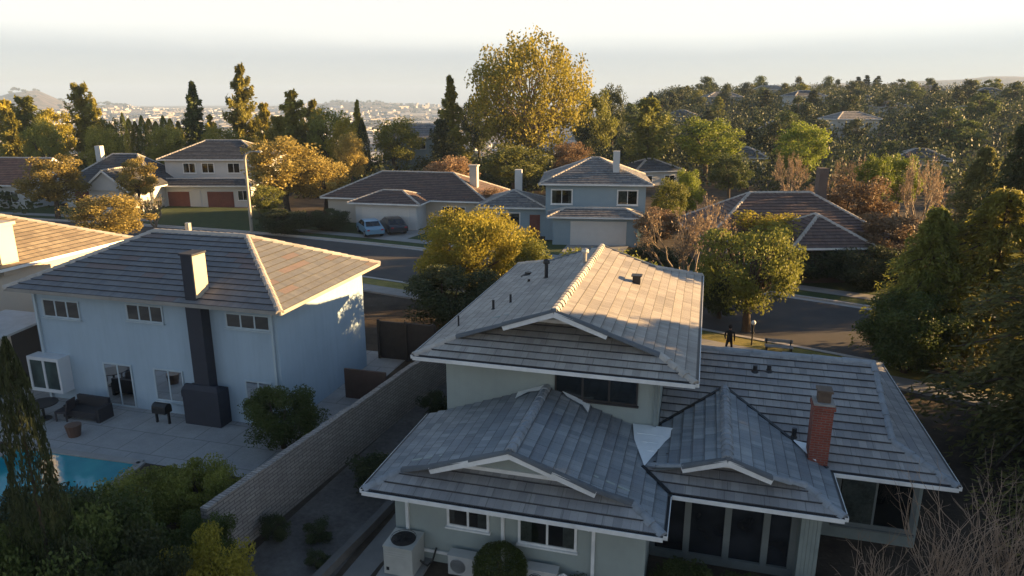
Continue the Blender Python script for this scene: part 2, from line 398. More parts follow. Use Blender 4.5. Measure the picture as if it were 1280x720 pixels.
# street strips that follow a curved centre line (world coordinates)
CL=[(70,2),(48,19),(35,28.5),(26,34.5),(16.5,41.2),(7,47.2),(-3,52.6),(-14,58.3),(-28,64.3),(-44,69.4),(-62,73.8),(-82,77.5),(-120,82)]
def smooth(pts,n=6):
    out=[]
    for i in range(len(pts)-1):
        p0=pts[max(i-1,0)];p1=pts[i];p2=pts[i+1];p3=pts[min(i+2,len(pts)-1)]
        for k in range(n):
            t=k/n
            out.append(tuple(.5*((2*b)+(-a+c)*t+(2*a-5*b+4*c-d)*t*t+(-a+3*b-3*c+d)*t**3) for a,b,c,d in zip(p0,p1,p2,p3)))
    return out+[pts[-1]]
CLS=smooth(CL)
def off(d):
    out=[]
    for i,p in enumerate(CLS):
        a=CLS[max(i-1,0)];b=CLS[min(i+1,len(CLS)-1)]
        dx,dy=b[0]-a[0],b[1]-a[1];l=math.hypot(dx,dy); out.append((p[0]+dy/l*d,p[1]-dx/l*d))   # +d = away from camera (far side)
    return out
def strip(mb,d0,d1,z0,z1,i0=0,i1=None):
    A=off(d0);B=off(d1); i1=i1 or len(A)-1
    for i in range(i0,i1): mb.poly([(*A[i],z0),(*A[i+1],z0),(*B[i+1],z1),(*B[i],z1)])
ASPH=surf('asphalt',(.085,.075,.068),.9,.4,.8,bump=.006,bscale=40,c2=(.055,.05,.048))
GRASS=surf('lawn grass',(.055,.085,.022),1,.5,9,bump=.03,bscale=60,c2=(.03,.05,.015))
GRASSY=surf('dry lawn grass',(.30,.24,.06),1,.5,4,bump=.03,bscale=40,c2=(.13,.13,.035))
m=MB(); strip(m,-5.2,5.2,.004,.004); struct('road',m,ASPH,False)
m=MB()
for s in (-1,1):
    strip(m,s*5.2,s*5.2,.0,.13); strip(m,s*5.2,s*5.45,.13,.13); strip(m,s*4.75,s*5.2,.009,.009)
struct('kerb',m,surf('kerb concrete',(.46,.43,.40),.9,.25,1.0),False)
m=MB(); strip(m,-5.45,-6.9,.10,.10); struct('near_verge_lawn',m,GRASSY,False)
m=MB(); strip(m,-6.9,-8.3,.12,.12); strip(m,-8.3,-8.3,.12,0); strip(m,6.9,8.3,.12,.12); struct('pavement',m,CONC,False)
m=MB(); strip(m,5.45,6.9,.10,.10); strip(m,8.3,13.5,.11,.11); struct('far_verge_lawn',m,GRASS,False)
m=MB(); m.poly([(*G(x,y),.125) for x,y in ((195,282),(330,288),(322,262),(190,258))]); struct('front_lawn',m,GRASS,False)
m=MB(); m.poly([(*G(x,y),.13) for x,y in ((455,293),(500,303),(540,290),(455,284))]); m.poly([(*G(x,y),.13) for x,y in ((690,330),(770,330),(790,304),(712,304))]); struct('driveway',m,CONC,False)
# lots
m=MB(); m.poly([(-30,18.8,.02),(-14.9,19.0,.02),(-14.2,24,.02),(-14.2,32,.02),(-30,32,.02)]); struct('patio',m,brickmat('patio slabs',(.36,.36,.355),(.33,.33,.33),(.17,.17,.165),1.5,1.5,.02,.004))
m=MB(); m.poly([(-24.6,18.75,.02),(-19.0,18.95,.02),(-18.2,13,.02),(-24.6,13,.02)]); struct('pool_water',m,None) if False else None
m=MB(); m.poly([(-12.4,11,.015),(-9.3,11,.015),(-9.2,34,.015),(-11.2,34,.015)]); struct('gravel_bed',m,surf('crushed gravel',(.17,.155,.14),1,.5,6,bump=.03,bscale=30,c2=(.085,.075,.068)))
m=MB(); m.poly([(-9.3,11,.012),(-8.9,19,.012),(-7.9,19,.012),(-7.9,17.9,.012),(-8.3,15.9,.012),(-8.6,11,.012)]); m.poly([(-8.95,18.2,.02),(-8.1,18.2,.02),(-8.1,30,.02),(-8.95,30,.02)]); struct('side_path',m,surf('path concrete',(.24,.23,.215),.95,.35,1.3))
m=MB(); m.poly([(-.5,30.3,.02),(3.2,30.3,.02),(4.2,37.6,.02),(-1.2,38.4,.02)]); struct('front_path',m,CONC)
# ------------------------------------------------------------------ MAIN HOUSE
HS=thing_uv('house',-.5,24,'sage green split level house with grey shingle roofs in the foreground','house')
S_=.36
def v3(*a): return Vector(a)
def dutch_v(name,u0,u1,v0,v1,ze,front,back,mat,matcap,uclipR=None,uclipL=None,backopen=True,lab=None):
    """roof with its ridge along v; front/back=(bend inset, rake-low inset, rake v inset, gable wall inset) or None (dies into a wall)"""
    um=(u0+u1)/2; zr=ze+S_*(um-u0)
    z=lambda a: ze+S_*a
    r=MB(); so=MB(); cp=RunGroup(); rt_=RunGroup(); gbs=[]
    for sgn,ue in ((1,u0),(-1,u1)):
        P=lambda a,v: (ue+sgn*a,v,z(a))
        half=um-u0
        poly=[P(0,v0)]
        if front:
            b,ar,rr,g=front; poly+=[P(b,v0+b),P(ar,v0+rr+.08),P(half,v0+rr)]
        else: poly+=[P(half,v0)]
        if back:
            b,ar,rr,g=back; poly+=[P(half,v1-rr),P(ar,v1-rr-.0),P(b,v1-b),P(0,v1)]
        else: poly+=[P(half,v1),P(0,v1)]
        cl=[(a,b) for a,b,_ in poly]
        if sgn==-1 and uclipR is not None: cl=clip(cl,0,uclipR,False)
        if sgn==1 and uclipL is not None: cl=clip(cl,0,uclipL,True)
        poly=[(a,b,ze+S_*abs(a-ue)) for a,b in cl]
        # dedupe
        q=[]
        for p in poly:
            if not q or (Vector(p)-Vector(q[-1])).length>1e-3: q.append(p)
        if (Vector(q[0])-Vector(q[-1])).length<1e-3: q.pop()
        tile_plane(r,q)
        so.poly([(p[0],p[1],p[2]-.09) for p in q][::-1])
    for (vv,sg,E) in ((v0,1,front),(v1,-1,back)):
        if not E: continue
        b,ar,rr,g=E
        Q=[(u0,vv,ze),(u1,vv,ze),(u1-g,vv+sg*g,z(g)),(u0+g,vv+sg*g,z(g))]
        tile_plane(r,Q); so.poly([(p[0],p[1],p[2]-.09) for p in Q])
        # gable wall triangle
        gb=MB(); bb=MB(); gbs.append((gb,bb))
        gv=vv+sg*(g-.25); zb=z(g-.3)
        gb.hexa([(u0+g-.45,gv,zb),(u1-g+.45,gv,zb),(u1-g+.45,gv+sg*.08,zb),(u0+g-.45,gv+sg*.08,zb),(um-.05,gv,zr-.1),(um+.05,gv,zr-.1),(um+.05,gv+sg*.08,zr-.1),(um-.05,gv+sg*.08,zr-.1)])
        # horizontal trim at foot of gable
        hw=(zr-z(g-.25)-.12)/S_-.55; bb.box(um-hw,um+hw,gv-.05 if sg>0 else gv,gv if sg>0 else gv+.05,z(g-.25)+.01,z(g-.25)+.12)
        # barge boards along the rakes
        for sgn,ue in ((1,u0),(-1,u1)):
            p=v3(ue+sgn*ar,vv+sg*(rr+.08),z(ar)-.07); q=v3(um,vv+sg*rr,zr-.07)
            bb.beam(p+v3(0,-sg*.05,-.02),q+v3(0,-sg*.05,-.02),.06,.18)
            if uclipL is None or sgn==-1 or True:
                caps(cp,(ue,vv,ze),(ue+sgn*b,vv+sg*b,z(b)),.13)
                caps(rt_,(ue+sgn*b,vv+sg*b,z(b)),(ue+sgn*ar,vv+sg*(rr+.08),z(ar)),.10,1.1,.02)
                caps(rt_,(ue+sgn*ar,vv+sg*(rr+.08),z(ar)),(um,vv+sg*rr,zr),.09,1.1,.02)
    ra=v0+(front[2] if front else 0); rb=v1-(back[2] if back else 0)
    caps(cp,(um,ra,zr),(um,rb,zr),.14)
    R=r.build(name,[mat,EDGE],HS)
    if lab: R['label']=lab
    so.build('soffit',SOFFIT,R); cp.build('ridge_cap',matcap,R)
    if rt_.v: rt_.build('rake_trim',RAKE,R)
    for g_,b_ in gbs: b_.build('barge_board',WHITE,R); g_.build('gable',SAGE,R)
    return R
def gutters(parent,segs):
    w=MB();d=MB()
    for p,q,o in segs: gutter(w,d,p,q,o)
    g=w.build('gutter',WHITE,parent); d2=d.build('gutter_trough',BLACKF,parent)
# lower left wing
RL=dutch_v('roof',-8.42,-.40,15.4,20.3,2.7,(.8,1.75,.5,1.4),None,TILE_S,CAP_S,uclipR=None,lab='low front roof of slate blue shingles')
# the right-hand slope is brown-grey: give it the other tile by face
me=RL.data; me.materials.append(TILE_M)
for p in me.polygons:
    n=p.normal
    if p.material_index==0 and (n.x>.2 or n.y<-.2): p.material_index=2
gutters(RL,[((-8.42,15.4,2.7),(-.40,15.4,2.7),(0,-1,0)),((-.40,15.4,2.7),(-.40,17.25,2.7),(1,0,0)),((-8.42,20.3,2.7),(-8.42,15.4,2.7),(-1,0,0))])
# upper storey
RU=dutch_v('roof',-8.45,.12,19.2,32.2,5.2,(1.05,2.65,.85,2.35),(2,2,2,1.9),TILE,CAP,lab='tall upper roof of grey brown shingles')
gutters(RU,[((-8.45,19.2,5.2),(.12,19.2,5.2),(0,-1,0)),((.12,19.2,5.2),(.12,32.2,5.2),(1,0,0)),((-8.45,32.2,5.2),(-8.45,19.2,5.2),(-1,0,0))])
# small projecting wing
def wing_s():
    u0,u1,v0,ze=-1.83,3.99,17.4,2.7; um=(u0+u1)/2; hf=um-u0; zr=ze+S_*hf
    vj=19.8+(zr-2.7)/S_
    r=MB();so=MB();cp=RunGroup();bb=MB();gb=MB();bk=MB();rt_=RunGroup()
    z=lambda a: ze+S_*a
    ar,rr,g,b=1.75,.35,1.35,.85
    # right slope: front hip corner, ..., valley against the big roof
    Rt=[(u1,v0,ze),(u1-b,v0+b,z(b)),(u1-ar,v0+rr+.08,z(ar)),(um,v0+rr,zr),(um,vj,zr),(u1,19.8,ze)]
    # the big roof begins at v=19.7 at the same eave height
    Lf=[(-1.11,18.12,z(.72)),(u0+ar,v0+rr+.08,z(ar)),(um,v0+rr,zr),(um,vj,zr),(-1.11,19.8+.72,z(.72))]
    for q in (Rt,Lf): tile_plane(r,q); so.poly([(p[0],p[1],p[2]-.09) for p in q])
    Q=[(-.40,v0,ze),(u1,v0,ze),(u1-g,v0+g,z(g)),(u0+g,v0+g,z(g)),(-1.12,v0+.72,z(.72))]
    tile_plane(r,Q); so.poly([(p[0],p[1],p[2]-.09) for p in Q])
    gv=v0+g-.25
    gb.hexa([(u0+g-.3,gv,z(g-.3)),(u1-g+.3,gv,z(g-.3)),(u1-g+.3,gv+.08,z(g-.3)),(u0+g-.3,gv+.08,z(g-.3)),(um-.05,gv,zr-.1),(um+.05,gv,zr-.1),(um+.05,gv+.08,zr-.1),(um-.05,gv+.08,zr-.1)])
    hw=(zr-z(g-.25)-.12)/S_-.5; bb.box(um-hw,um+hw,gv-.05,gv,z(g-.25)+.01,z(g-.25)+.12)
    for a,c in (((u0+ar,v0+rr+.08,z(ar)),(um,v0+rr,zr)),((u1-ar,v0+rr+.08,z(ar)),(um,v0+rr,zr))):
        bb.beam(v3(*a)+v3(0,-.05,-.09),v3(*c)+v3(0,-.05,-.09),.06,.17); caps(rt_,a,c,.09,1.1,.02)
    caps(cp,(u1,v0,ze),(u1-b,v0+b,z(b)),.13); caps(cp,(u1-b,v0+b,z(b)),(u1-ar,v0+rr+.08,z(ar)),.11,.5)
    caps(cp,(-1.0,v0+.85,z(.8)),(u0+ar,v0+rr+.08,z(ar)),.08,.6,.02); caps(cp,(um,v0+rr,zr),(um,vj,zr),.15)
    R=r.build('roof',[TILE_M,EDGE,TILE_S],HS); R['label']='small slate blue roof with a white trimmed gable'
    for p in R.data.polygons:
        if p.material_index==0 and abs(p.normal.x)>.2: p.material_index=2
    so.build('soffit',SOFFIT,R); cp.build('ridge_cap',CAP_S,R); rt_.build('rake_trim',RAKE,R); bb.build('barge_board',WHITE,R); gb.build('gable',SAGE,R)
    for a,c in (((um,vj,zr+.045),(u1-.05,19.85,ze+.07)),((um,vj,zr+.045),(-1.11,20.52,z(.72)+.05)),((-1.16,18.14,z(.7)+.06),(-.36,17.34,ze+.06))):
        bk=MB(); bk.beam(a,c,.10,.03); bk.build('valley',BLACKF,R)
    gutters(R,[((-.40+.12,v0,ze),(u1,v0,ze),(0,-1,0)),((u1,v0,ze),(u1,19.7,ze),(1,0,0))])
    pan=MB()
    pan.poly([(-1.11,18.15,3.0),(-.62,19.45,3.18),(-.58,20.28,3.24),(-1.66,20.28,3.24),(-1.52,19.4,3.15)])
    pan.poly([(-.58,20.28,3.24),(-.25,20.28,3.22),(-.62,19.45,3.18)])
    for i in range(3):
        y=18.9+i*.42; pan.beam((-1.15-.16*i,y,3.11+.045*i),(-.9+.1*i,y,3.11+.045*i),.02,.02)
    pan.build('flashing',SHEET,R)
    f2=MB(); f2.poly([(u1-.95,20.75,3.10),(u1-.50,19.95,2.97),(u1-.38,19.8,2.95),(u1-.38,20.62,3.06)]); f2.build('flashing',SHEET,R)
wing_s()
# right-hand wing, ridge along u, dutch gable facing +u
def wing_r():
    v0,v1,ze=19.8,29.3,2.7; vm=(v0+v1)/2; hf=vm-v0; zr=ze+S_*hf; u1=7.25; g=1.4
    z=lambda a: ze+S_*a
    r=MB();so=MB();cp=RunGroup();bb=MB();gb=MB()
    ul=-.88
    pl=[[(ul,v0+.62,z(.62)),(-1.0,v0+1.2,z(1.2)),(ul,v0+1.25,z(1.25))]]
    A=[(4.05,v0,ze),(u1,v0,ze),(u1-g,v0+g,z(g)),(u1-g,vm,zr),(ul,vm,zr),(ul,v0+.8,z(.8)),(1.1,v0,ze)]
    A=[(1.3,v0,ze)]+A[1:6]
    B=[(u1,v1,ze),(ul,v1,ze),(ul,vm,zr),(u1-g,vm,zr),(u1-g,v1-g,z(g))]
    C=[(u1,v0,ze),(u1,v1,ze),(u1-g-.35,v1-g-.35,z(g+.35)),(u1-g-.35,v0+g+.35,z(g+.35))]
    for q in (A,B,C): tile_plane(r,q); so.poly([(p[0],p[1],p[2]-.10) for p in q])
    gu=u1-g-.3
    gb.hexa([(gu,v0+g,z(g)),(gu,v1-g,z(g)),(gu-.08,v1-g,z(g)),(gu-.08,v0+g,z(g)),(gu,vm-.05,zr-.1),(gu,vm+.05,zr-.1),(gu-.08,vm+.05,zr-.1),(gu-.08,vm-.05,zr-.1)])
    for s,ve in ((1,v0),(-1,v1)):
        p=v3(u1-g,ve+s*g,z(g)); q=v3(u1-g,vm,zr); bb.beam(p+v3(.03,0,-.07),q+v3(.03,0,-.07),.05,.14)
        caps(cp,p,q,.11,.45); caps(cp,(u1,ve,ze),p,.13)
    caps(cp,(ul,vm,zr),(u1-g,vm,zr),.14,.9)
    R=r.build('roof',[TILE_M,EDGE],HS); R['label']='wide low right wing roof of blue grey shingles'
    so.build('soffit',SOFFIT,R); cp.build('ridge_cap',CAP_S,R); bb.build('barge_board',WHITE,R); gb.build('gable',SAGE,R)
    gutters(R,[((4.02,v0,ze),(u1,v0,ze),(0,-1,0)),((u1,v0,ze),(u1,v1,ze),(1,0,0)),((u1,v1,ze),(ul,v1,ze),(0,1,0))])
wing_r()
def wallbox(name,u0,u1,v0,v1,z0,z1,mat,lab=None):
    m=MB(); m.box(u0,u1,v0,v1,z0,z1); o=m.build(name,mat,HS)
    if lab:o['label']=lab
    return o
wallbox('wall',-8.0,-.86,16.45,20.3,0,2.5,SAGE)
wallbox('wall',-7.8,-.9,20.32,31.4,0,5.16,SAGE)
wallbox('wall',-.85,3.62,18.6,20.79,0,2.56,SAGE_D)
wallbox('wall',-.89,6.75,20.8,28.5,0,2.54,SAGE_D)
X=(1,0,0); NV=(0,-1,0)
window(HS,(0,16.45,0),X,NV,-6.33,-5.22,1.35,2.2,WHITE,GLASS,2)
window(HS,(0,16.45,0),X,NV,-4.25,-2.75,1.18,2.2,WHITE,GLASS,2)
window(HS,(0,20.32,0),X,NV,-4.1,-1.6,3.88,4.8,surf('bronze frame',(.05,.045,.045),.5),GLASS,3,.05,lab='dark framed upper window')
# glazed porch front of small wing
pf=MB()
for u in (-.8,.17,1.27,2.3,3.02): pf.box(u-.09,u+.09,18.42,18.58,0,2.5)
pf.box(-.82,3.05,18.40,18.585,2.3,2.56); pf.box(-.82,3.05,18.4,18.585,0,.25)
w=pf.build('window',surf('grey green frame',(.17,.19,.185),.7),HS); w['label']='row of tall dark porch panes between grey posts'
pg=MB(); pg.box(-.8,3.05,18.50,18.53,.25,2.3); pg.build('pane',GLASS,w)
pi=MB(); 
for i in range(5): pi.box(3.1+i*.1,3.195+i*.1,17.95+.006*(i%2),18.6,0,2.5)
p=pi.build('pier',SAGE_D,HS); p['label']='vertical board pier at the corner of the porch'
window(HS,(0,20.8,0),X,NV,4.55,6.5,.6,2.2,surf('grey green frame',(.17,.19,.185),.7),GLASS,2,.14)
# downspouts, wall trim, pipes
for u in (-7.6,-4.75,-2.23):
    d=MB(); d.box(u-.045,u+.045,16.36,16.445,.05,2.4); d.tube([(u,16.4,2.38),(u,15.42,2.52)],.04,5); d.build('downspout',WHITE,HS)
d=MB(); d.box(-1.05,-.95,20.22,20.31,3.1,5.1); d.build('downspout',surf('grey downspout',(.22,.26,.26),.5),HS)
d=MB(); d.beam((-7.2,16.4,.38),(-5.7,16.4,.36),.05,.09); d.build('conduit',WHITE,HS)
def fl(pts,t=.01):
    f=MB(); f.poly(pts); f.poly([(a,b-.01,c-.01) for a,b,c in pts][::-1]); f.build('flashing',SHEET,HS)
fl([(-5.35,20.29,3.87),(-4.5,20.29,4.2),(-4.45,20.0,4.17),(-4.95,20.05,4.03),(-5.3,19.75,3.89)])
fl([(-3.9,20.29,4.06),(-3.0,20.29,3.74),(-2.98,19.7,3.72),(-3.2,20.0,3.81),(-3.7,20.1,3.98)])
def pipe(u,v,z,h,r,hat=False,mat=DARKM):
    m=MB(); m.tube([(u,v,z-.15),(u,v,z+h)],r,10)
    if hat: m.tube([(u,v,z+h-.02),(u,v,z+h+.03),(u,v,z+h+.12),(u,v,z+h+.16)],[r*1.9,r*1.9,r*1.6,r*.3],10)
    m.tube([(u,v,z-.06),(u,v,z+.05)],[r*2.4,r*1.2],10)
    m.build('vent_pipe',mat,HS)
uz=lambda u: 5.2+S_*(u+8.45) if u<-4.1 else 5.2+S_*(.12-u)
pipe(-5.75,26.1,uz(-5.75),.62,.07,True); pipe(-4.35,26.7,uz(-4.35),.5,.08,True,STEEL)
pipe(-6.4,23.2,uz(-6.4),.32,.04); pipe(-6.95,22.9,uz(-6.95),.35,.045); pipe(-7.8,21.6,uz(-7.8),.4,.03)
pipe(-7.0,28.2,uz(-7),.12,.14); pipe(-6.5,26.3,uz(-6.5),.14,.05)
m=MB(); zb=uz(-2.3); m.box(-2.45,-2.15,26.5,26.8,zb-.1,zb+.3); m.box(-2.5,-2.1,26.45,26.85,zb+.3,zb+.34); m.build('vent_pipe',DARKM,HS)
rz=lambda v: 2.7+S_*(v-19.8)
pipe(2.05,23.6,rz(23.6),.22,.07); pipe(2.5,23.7,rz(23.7),.2,.07); pipe(3.1,20.9,rz(20.9),.3,.07)
# brick chimney
m=MB(); m.box(3.40,3.93,19.9,20.45,0,4.50); m.box(3.36,3.97,19.86,20.49,4.50,4.62)
c=m.build('chimney',BRICK,HS)
m=MB(); m.box(3.39,3.94,19.89,20.46,4.623,4.68); m.build('chimney_crown',CONC,c)
m=MB(); m.box(3.5,3.83,20.0,20.35,4.68,4.98); m.box(3.46,3.87,19.96,20.39,4.98,5.05); m.build('chimney_cap',surf('rusty chimney cap',(.14,.10,.075),.7,.5,8),c)
# ------------------------------------------------------------------ air conditioners
def condenser(u,v):
    t=thing_uv('air_conditioner',u,v,'tall square white condenser with a round fan on top on a pad','air conditioner')
    m=MB(); m.box(u-.62,u+.62,v-.6,v+.6,0,.08); m.build('pad',CONC,t)
    W_=surf('condenser enamel',(.50,.50,.46),.45,.2,4)
    m=MB(); a=.43
    m.box(u-a,u+a,v-a,v+a,.1,.95)
    for s in range(9): m.box(u-a-.006,u-a,v-a+.06,v+a-.06,.2+s*.075,.23+s*.075); m.box(u-a+.06,u+a-.06,v-a-.006,v-a,.2+s*.075,.23+s*.075) if s>5 else None
    m.box(u-a-.015,u+a+.015,v-a-.015,v+a+.015,.95,.99); b=m.build('casing',W_,t)
    m=MB(); m.tube([(u,v,.992),(u,v,1.0)],.35,24); m.build('fan_well',BLACKF,t)
    m=MB()
    for k in range(5):
        an=k*1.257; m.poly([(u+.05*math.cos(an),v+.05*math.sin(an),1.012),(u+.3*math.cos(an-.3),v+.3*math.sin(an-.3),1.006),(u+.3*math.cos(an+.3),v+.3*math.sin(an+.3),1.02)])
    m.tube([(u,v,1.0),(u,v,1.03)],.07,10); m.build('fan',DARKM,t)
    m=MB()
    for r in (.12,.2,.28,.36):
        m.tube([(u+r*math.cos(i*math.pi/12),v+r*math.sin(i*math.pi/12),1.045) for i in range(25)],.006,4)
    for k in range(8): m.tube([(u,v,1.045),(u+.36*math.cos(k*.785),v+.36*math.sin(k*.785),1.045)],.005,4)
    m.build('grille',DARKM,t)
    m=MB(); m.poly([(u-.36,v-a-.008,.22),(u-.27,v-a-.008,.22),(u-.27,v-a-.008,.33),(u-.36,v-a-.008,.33)]); m.build('badge',BLACKF,t)
    m=MB(); m.tube([(u+a,v+.1,.3),(u+a+.2,v+.15,.12),(u+a+.3,v+.3,.2),(u+a+.35,v+.5,.5)],.03,6); m.build('hose',BLACKF,t)
condenser(-7.52,15.9)
def mini(u,v,label,hose=False):
    t=thing_uv('air_conditioner',u,v,label,'air conditioner')
    m=MB(); m.box(u-.42,u+.42,v-.16,v+.16,.08,.66); m.box(u-.44,u+.44,v-.18,v+.18,.66,.69); m.build('casing',surf('mini split enamel',(.52,.52,.50),.45,.15,4),t)
    m=MB(); m.tube([(u-.13,v-.162,.37),(u-.13,v-.168,.37)],.23,22); m.build('fan_well',BLACKF,t)
    m=MB()
    for r in (.05,.1,.15,.2,.24): m.tube([(u-.13+r*math.cos(i*math.pi/10),v-.18,.37+r*math.sin(i*math.pi/10)) for i in range(21)],.006,4)
    m.build('grille',WHITE,t)
    m=MB(); m.box(u-.35,u-.25,v-.2,v+.2,0,.08); m.box(u+.25,u+.35,v-.2,v+.2,0,.08); m.build('foot',DARKM,t)
    if hose:
        m=MB(); m.tube([(u+.42,v,.5),(u+.6,v-.05,.62),(u+.72,v,.5),(u+.74,v+.1,.25)],.035,8); m.build('hose',WHITE,t)
mini(-5.8,16.1,'low flat white condenser between the tall condenser and the round bush')
mini(-3.55,16.1,'low flat white condenser with a pale hose right of the round bush',True)
# ------------------------------------------------------------------ boundary wall, low garden kerb wall
m=MB()
a=(-12.75,14.3);b=(-10.9,33.5); d=Vector((b[0]-a[0],b[1]-a[1])).normalized(); nn=(d.y*.1,-d.x*.1)
def wl(s,z): return [(a[0]+d.x*s-nn[0],a[1]+d.y*s-nn[1],z),(a[0]+d.x*s+nn[0],a[1]+d.y*s+nn[1],z)]
L_=math.hypot(b[0]-a[0],b[1]-a[1]); k=8; steps=[2.0,1.98,1.95,1.9,1.9,1.86,1.86,1.84]
for i in range(k):
    s0,s1=L_*i/k,L_*(i+1)/k; h=steps[i]
    c=[wl(s0,0)[0],wl(s0,0)[1],wl(s1,0)[1],wl(s1,0)[0],wl(s0,h)[0],wl(s0,h)[1],wl(s1,h)[1],wl(s1,h)[0]]; m.hexa(c)
wthing=thing_uv('boundary_wall',-11.8,24,'long slump stone block wall between the two gardens','wall')
m.build('wall',STONE,wthing)
m=MB()
for i in range(48):
    s0=L_*i/48+.01;s1=L_*(i+1)/48-.005;h=steps[int(i/6)]+.002
    n2=(nn[0]*1.18,nn[1]*1.18)
    q=[(a[0]+d.x*s+k_*n2[0],a[1]+d.y*s+k_*n2[1],z+.006*math.sin(i*1.7)) for z in (h,h+.055) for s,k_ in ((s0,-1),(s0,1),(s1,1),(s1,-1))]; m.hexa(q)
m.build('coping',STONE,wthing)
m=MB(); 
kp=[(-9.75,11.5),(-9.6,14.6),(-9.35,17),(-9.18,19),(-9.1,22)]
for p,q in zip(kp,kp[1:]): m.beam((*p,.14),(*q,.14),.24,.28)
single_uv('garden_kerb',m,surf('garden kerb concrete',(.16,.15,.14),.95,.35,2),-9.4,16,'low concrete retaining kerb between gravel bed and the sage house','wall')
m=MB()
for i in range(7): m.box(-10.55+i*.42,-10.16+i*.42,30.2,30.24,0.02,1.85)
for z in (.4,1.4): m.box(-10.6,-7.6,30.25,30.31,z,z+.09)
single_uv('side_gate',m,surf('dark stained board',(.075,.06,.05),.8,.4,3),-9,30.2,'dark board gate across the gravel side yard','gate')
# ------------------------------------------------------------------ generic hip roofed houses
def hip(par,x0,x1,y0,y1,ze,s,mat,capm,gx=None,fascia=WHITE,expo=.34,lab=None,gable=None,cap=.13):
    """hip roof with ridge along the long side; gable=(mat) makes the ends vertical instead"""
    r=MB();so=MB();cp=RunGroup();fa=MB();gbl=[]
    lx,ly=x1-x0,y1-y0
    if lx>=ly:
        hf=ly/2;zr=ze+s*hf;ym=(y0+y1)/2;i=0 if gable else hf
        e0=(x0+i,ym,zr);e1=(x1-i,ym,zr)
        pl=[[(x0,y0,ze),(x1,y0,ze),e1,e0],[(x1,y1,ze),(x0,y1,ze),e0,e1]]
        en=[[(x1,y0,ze),(x1,y1,ze),e1],[(x0,y1,ze),(x0,y0,ze),e0]]
        hips=[((x0,y0,ze),e0),((x0,y1,ze),e0),((x1,y0,ze),e1),((x1,y1,ze),e1)]
    else:
        hf=lx/2;zr=ze+s*hf;xm=(x0+x1)/2;i=0 if gable else hf
        e0=(xm,y0+i,zr);e1=(xm,y1-i,zr)
        pl=[[(x1,y0,ze),(x1,y1,ze),e1,e0],[(x0,y1,ze),(x0,y0,ze),e0,e1]]
        en=[[(x0,y0,ze),(x1,y0,ze),e0],[(x1,y1,ze),(x0,y1,ze),e1]]
        hips=[((x0,y0,ze),e0),((x1,y0,ze),e0),((x0,y1,ze),e1),((x1,y1,ze),e1)]
    for q in pl+([] if gable else en):
        if len(q)==4 and (Vector(q[2])-Vector(q[3])).length<1e-3: q=q[:3]
        tile_plane(r,q,expo); so.poly([(a,b,c-.1) for a,b,c in q])
    if gable:
        ctr=Vector(((x0+x1)/2,(y0+y1)/2,0))
        for q in en:
            n=(Vector(q[0])+Vector(q[1]))/2-ctr; n.z=0; n.normalize()
            P=[Vector(p)-n*.45 for p in q]; P2=[p-n*.1 for p in P]
            for lst in (P,P2): lst[0]=lst[0]+(lst[1]-lst[0])*.04; lst[1]=lst[1]+(lst[0]-lst[1])*.04; lst[2]=lst[2]-Vector((0,0,.15))
            gb=MB(); gb.poly(P); gb.poly(P2[::-1])
            for k in range(3): gb.poly([P[k],P2[k],P2[(k+1)%3],P[(k+1)%3]])
            gbl.append(gb)
            for k in (0,1): fa.beam(Vector(q[k])+Vector((0,0,-.08))+n*.02,Vector(q[2])+Vector((0,0,-.08))+n*.02,.05,.2)
    else:
        for a,b in hips: caps(cp,a,b,cap)
    if (Vector(e0)-Vector(e1)).length>.3: caps(cp,e0,e1,cap)
    for p,q in (((x0,y0),(x1,y0)),((x1,y0),(x1,y1)),((x1,y1),(x0,y1)),((x0,y1),(x0,y0))):
        if gable and ((lx>=ly and p[0]==q[0]) or (lx<ly and p[1]==q[1])): continue
        fa.beam((*p,ze-.06),(*q,ze-.06),.06,.15)
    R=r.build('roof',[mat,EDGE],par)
    if lab:R['label']=lab
    so.build('soffit',SOFFIT,R)
    if cp.v: cp.build('ridge_cap',capm,R)
    fa.build('fascia',fascia,R)
    for gb in gbl: gb.build('gable',gable,R)
    return R
# ------------------------------------------------------------------ NEIGHBOUR: pale blue house with pool
BLUE=surf('pale blue stucco',(.35,.45,.54),.9,.12,.8,bump=.006,bscale=35,streak=.2)
NROOF=tilemat('neighbour tile',(.15,.16,.18),(.195,.20,.21),(.22,.14,.12),line=.2)
SLATE=surf('charcoal chimney render',(.035,.04,.055),.8,.3,2)
N=thing_uv('house',-21.8,26.5,'pale blue two storey house with a charcoal chimney beside the pool','house')
m=MB(); m.box(-27.8,-15.75,22.8,30.0,0,5.15); m.build('wall',BLUE,N)
hip(N,-28.45,-15.1,22.15,30.65,5.2,.45,NROOF,CAP,fascia=surf('grey fascia',(.30,.29,.27),.7))
Ov=(0,22.8,0)
nf=surf('neighbour frame',(.42,.50,.55),.6,.1,3)
for a,b,c,d_,n in ((-27.2,-25.35,3.9,4.6,3),(-22.8,-21.1,4.1,4.72,3),(-18.0,-16.1,4.2,4.72,3),(-21.85,-20.5,.62,1.95,2),(-17.4,-16.3,.55,1.9,2)):
    window(N,Ov,X,NV,a,b,c,d_,nf,GLASSB,n,.06)
w=window(N,Ov,X,NV,-24.45,-23.1,.1,1.95,nf,GLASS,2,.07,sill=False); w.name='patio_door'
m=MB(); m.box(-28.0,-26.3,22.2,22.795,.55,.7); m.box(-28.0,-26.3,22.2,22.795,2.0,2.15); 
for u in (-28.0,-27.2,-26.4): m.box(u,u+.1,22.2,22.3,.7,2.0)
m.box(-28.0,-27.9,22.3,22.795,.7,2.0); m.box(-26.4,-26.3,22.3,22.795,.7,2.0)
bw=m.build('bay_window',surf('bay white',(.6,.63,.66),.6,.1,3),N)
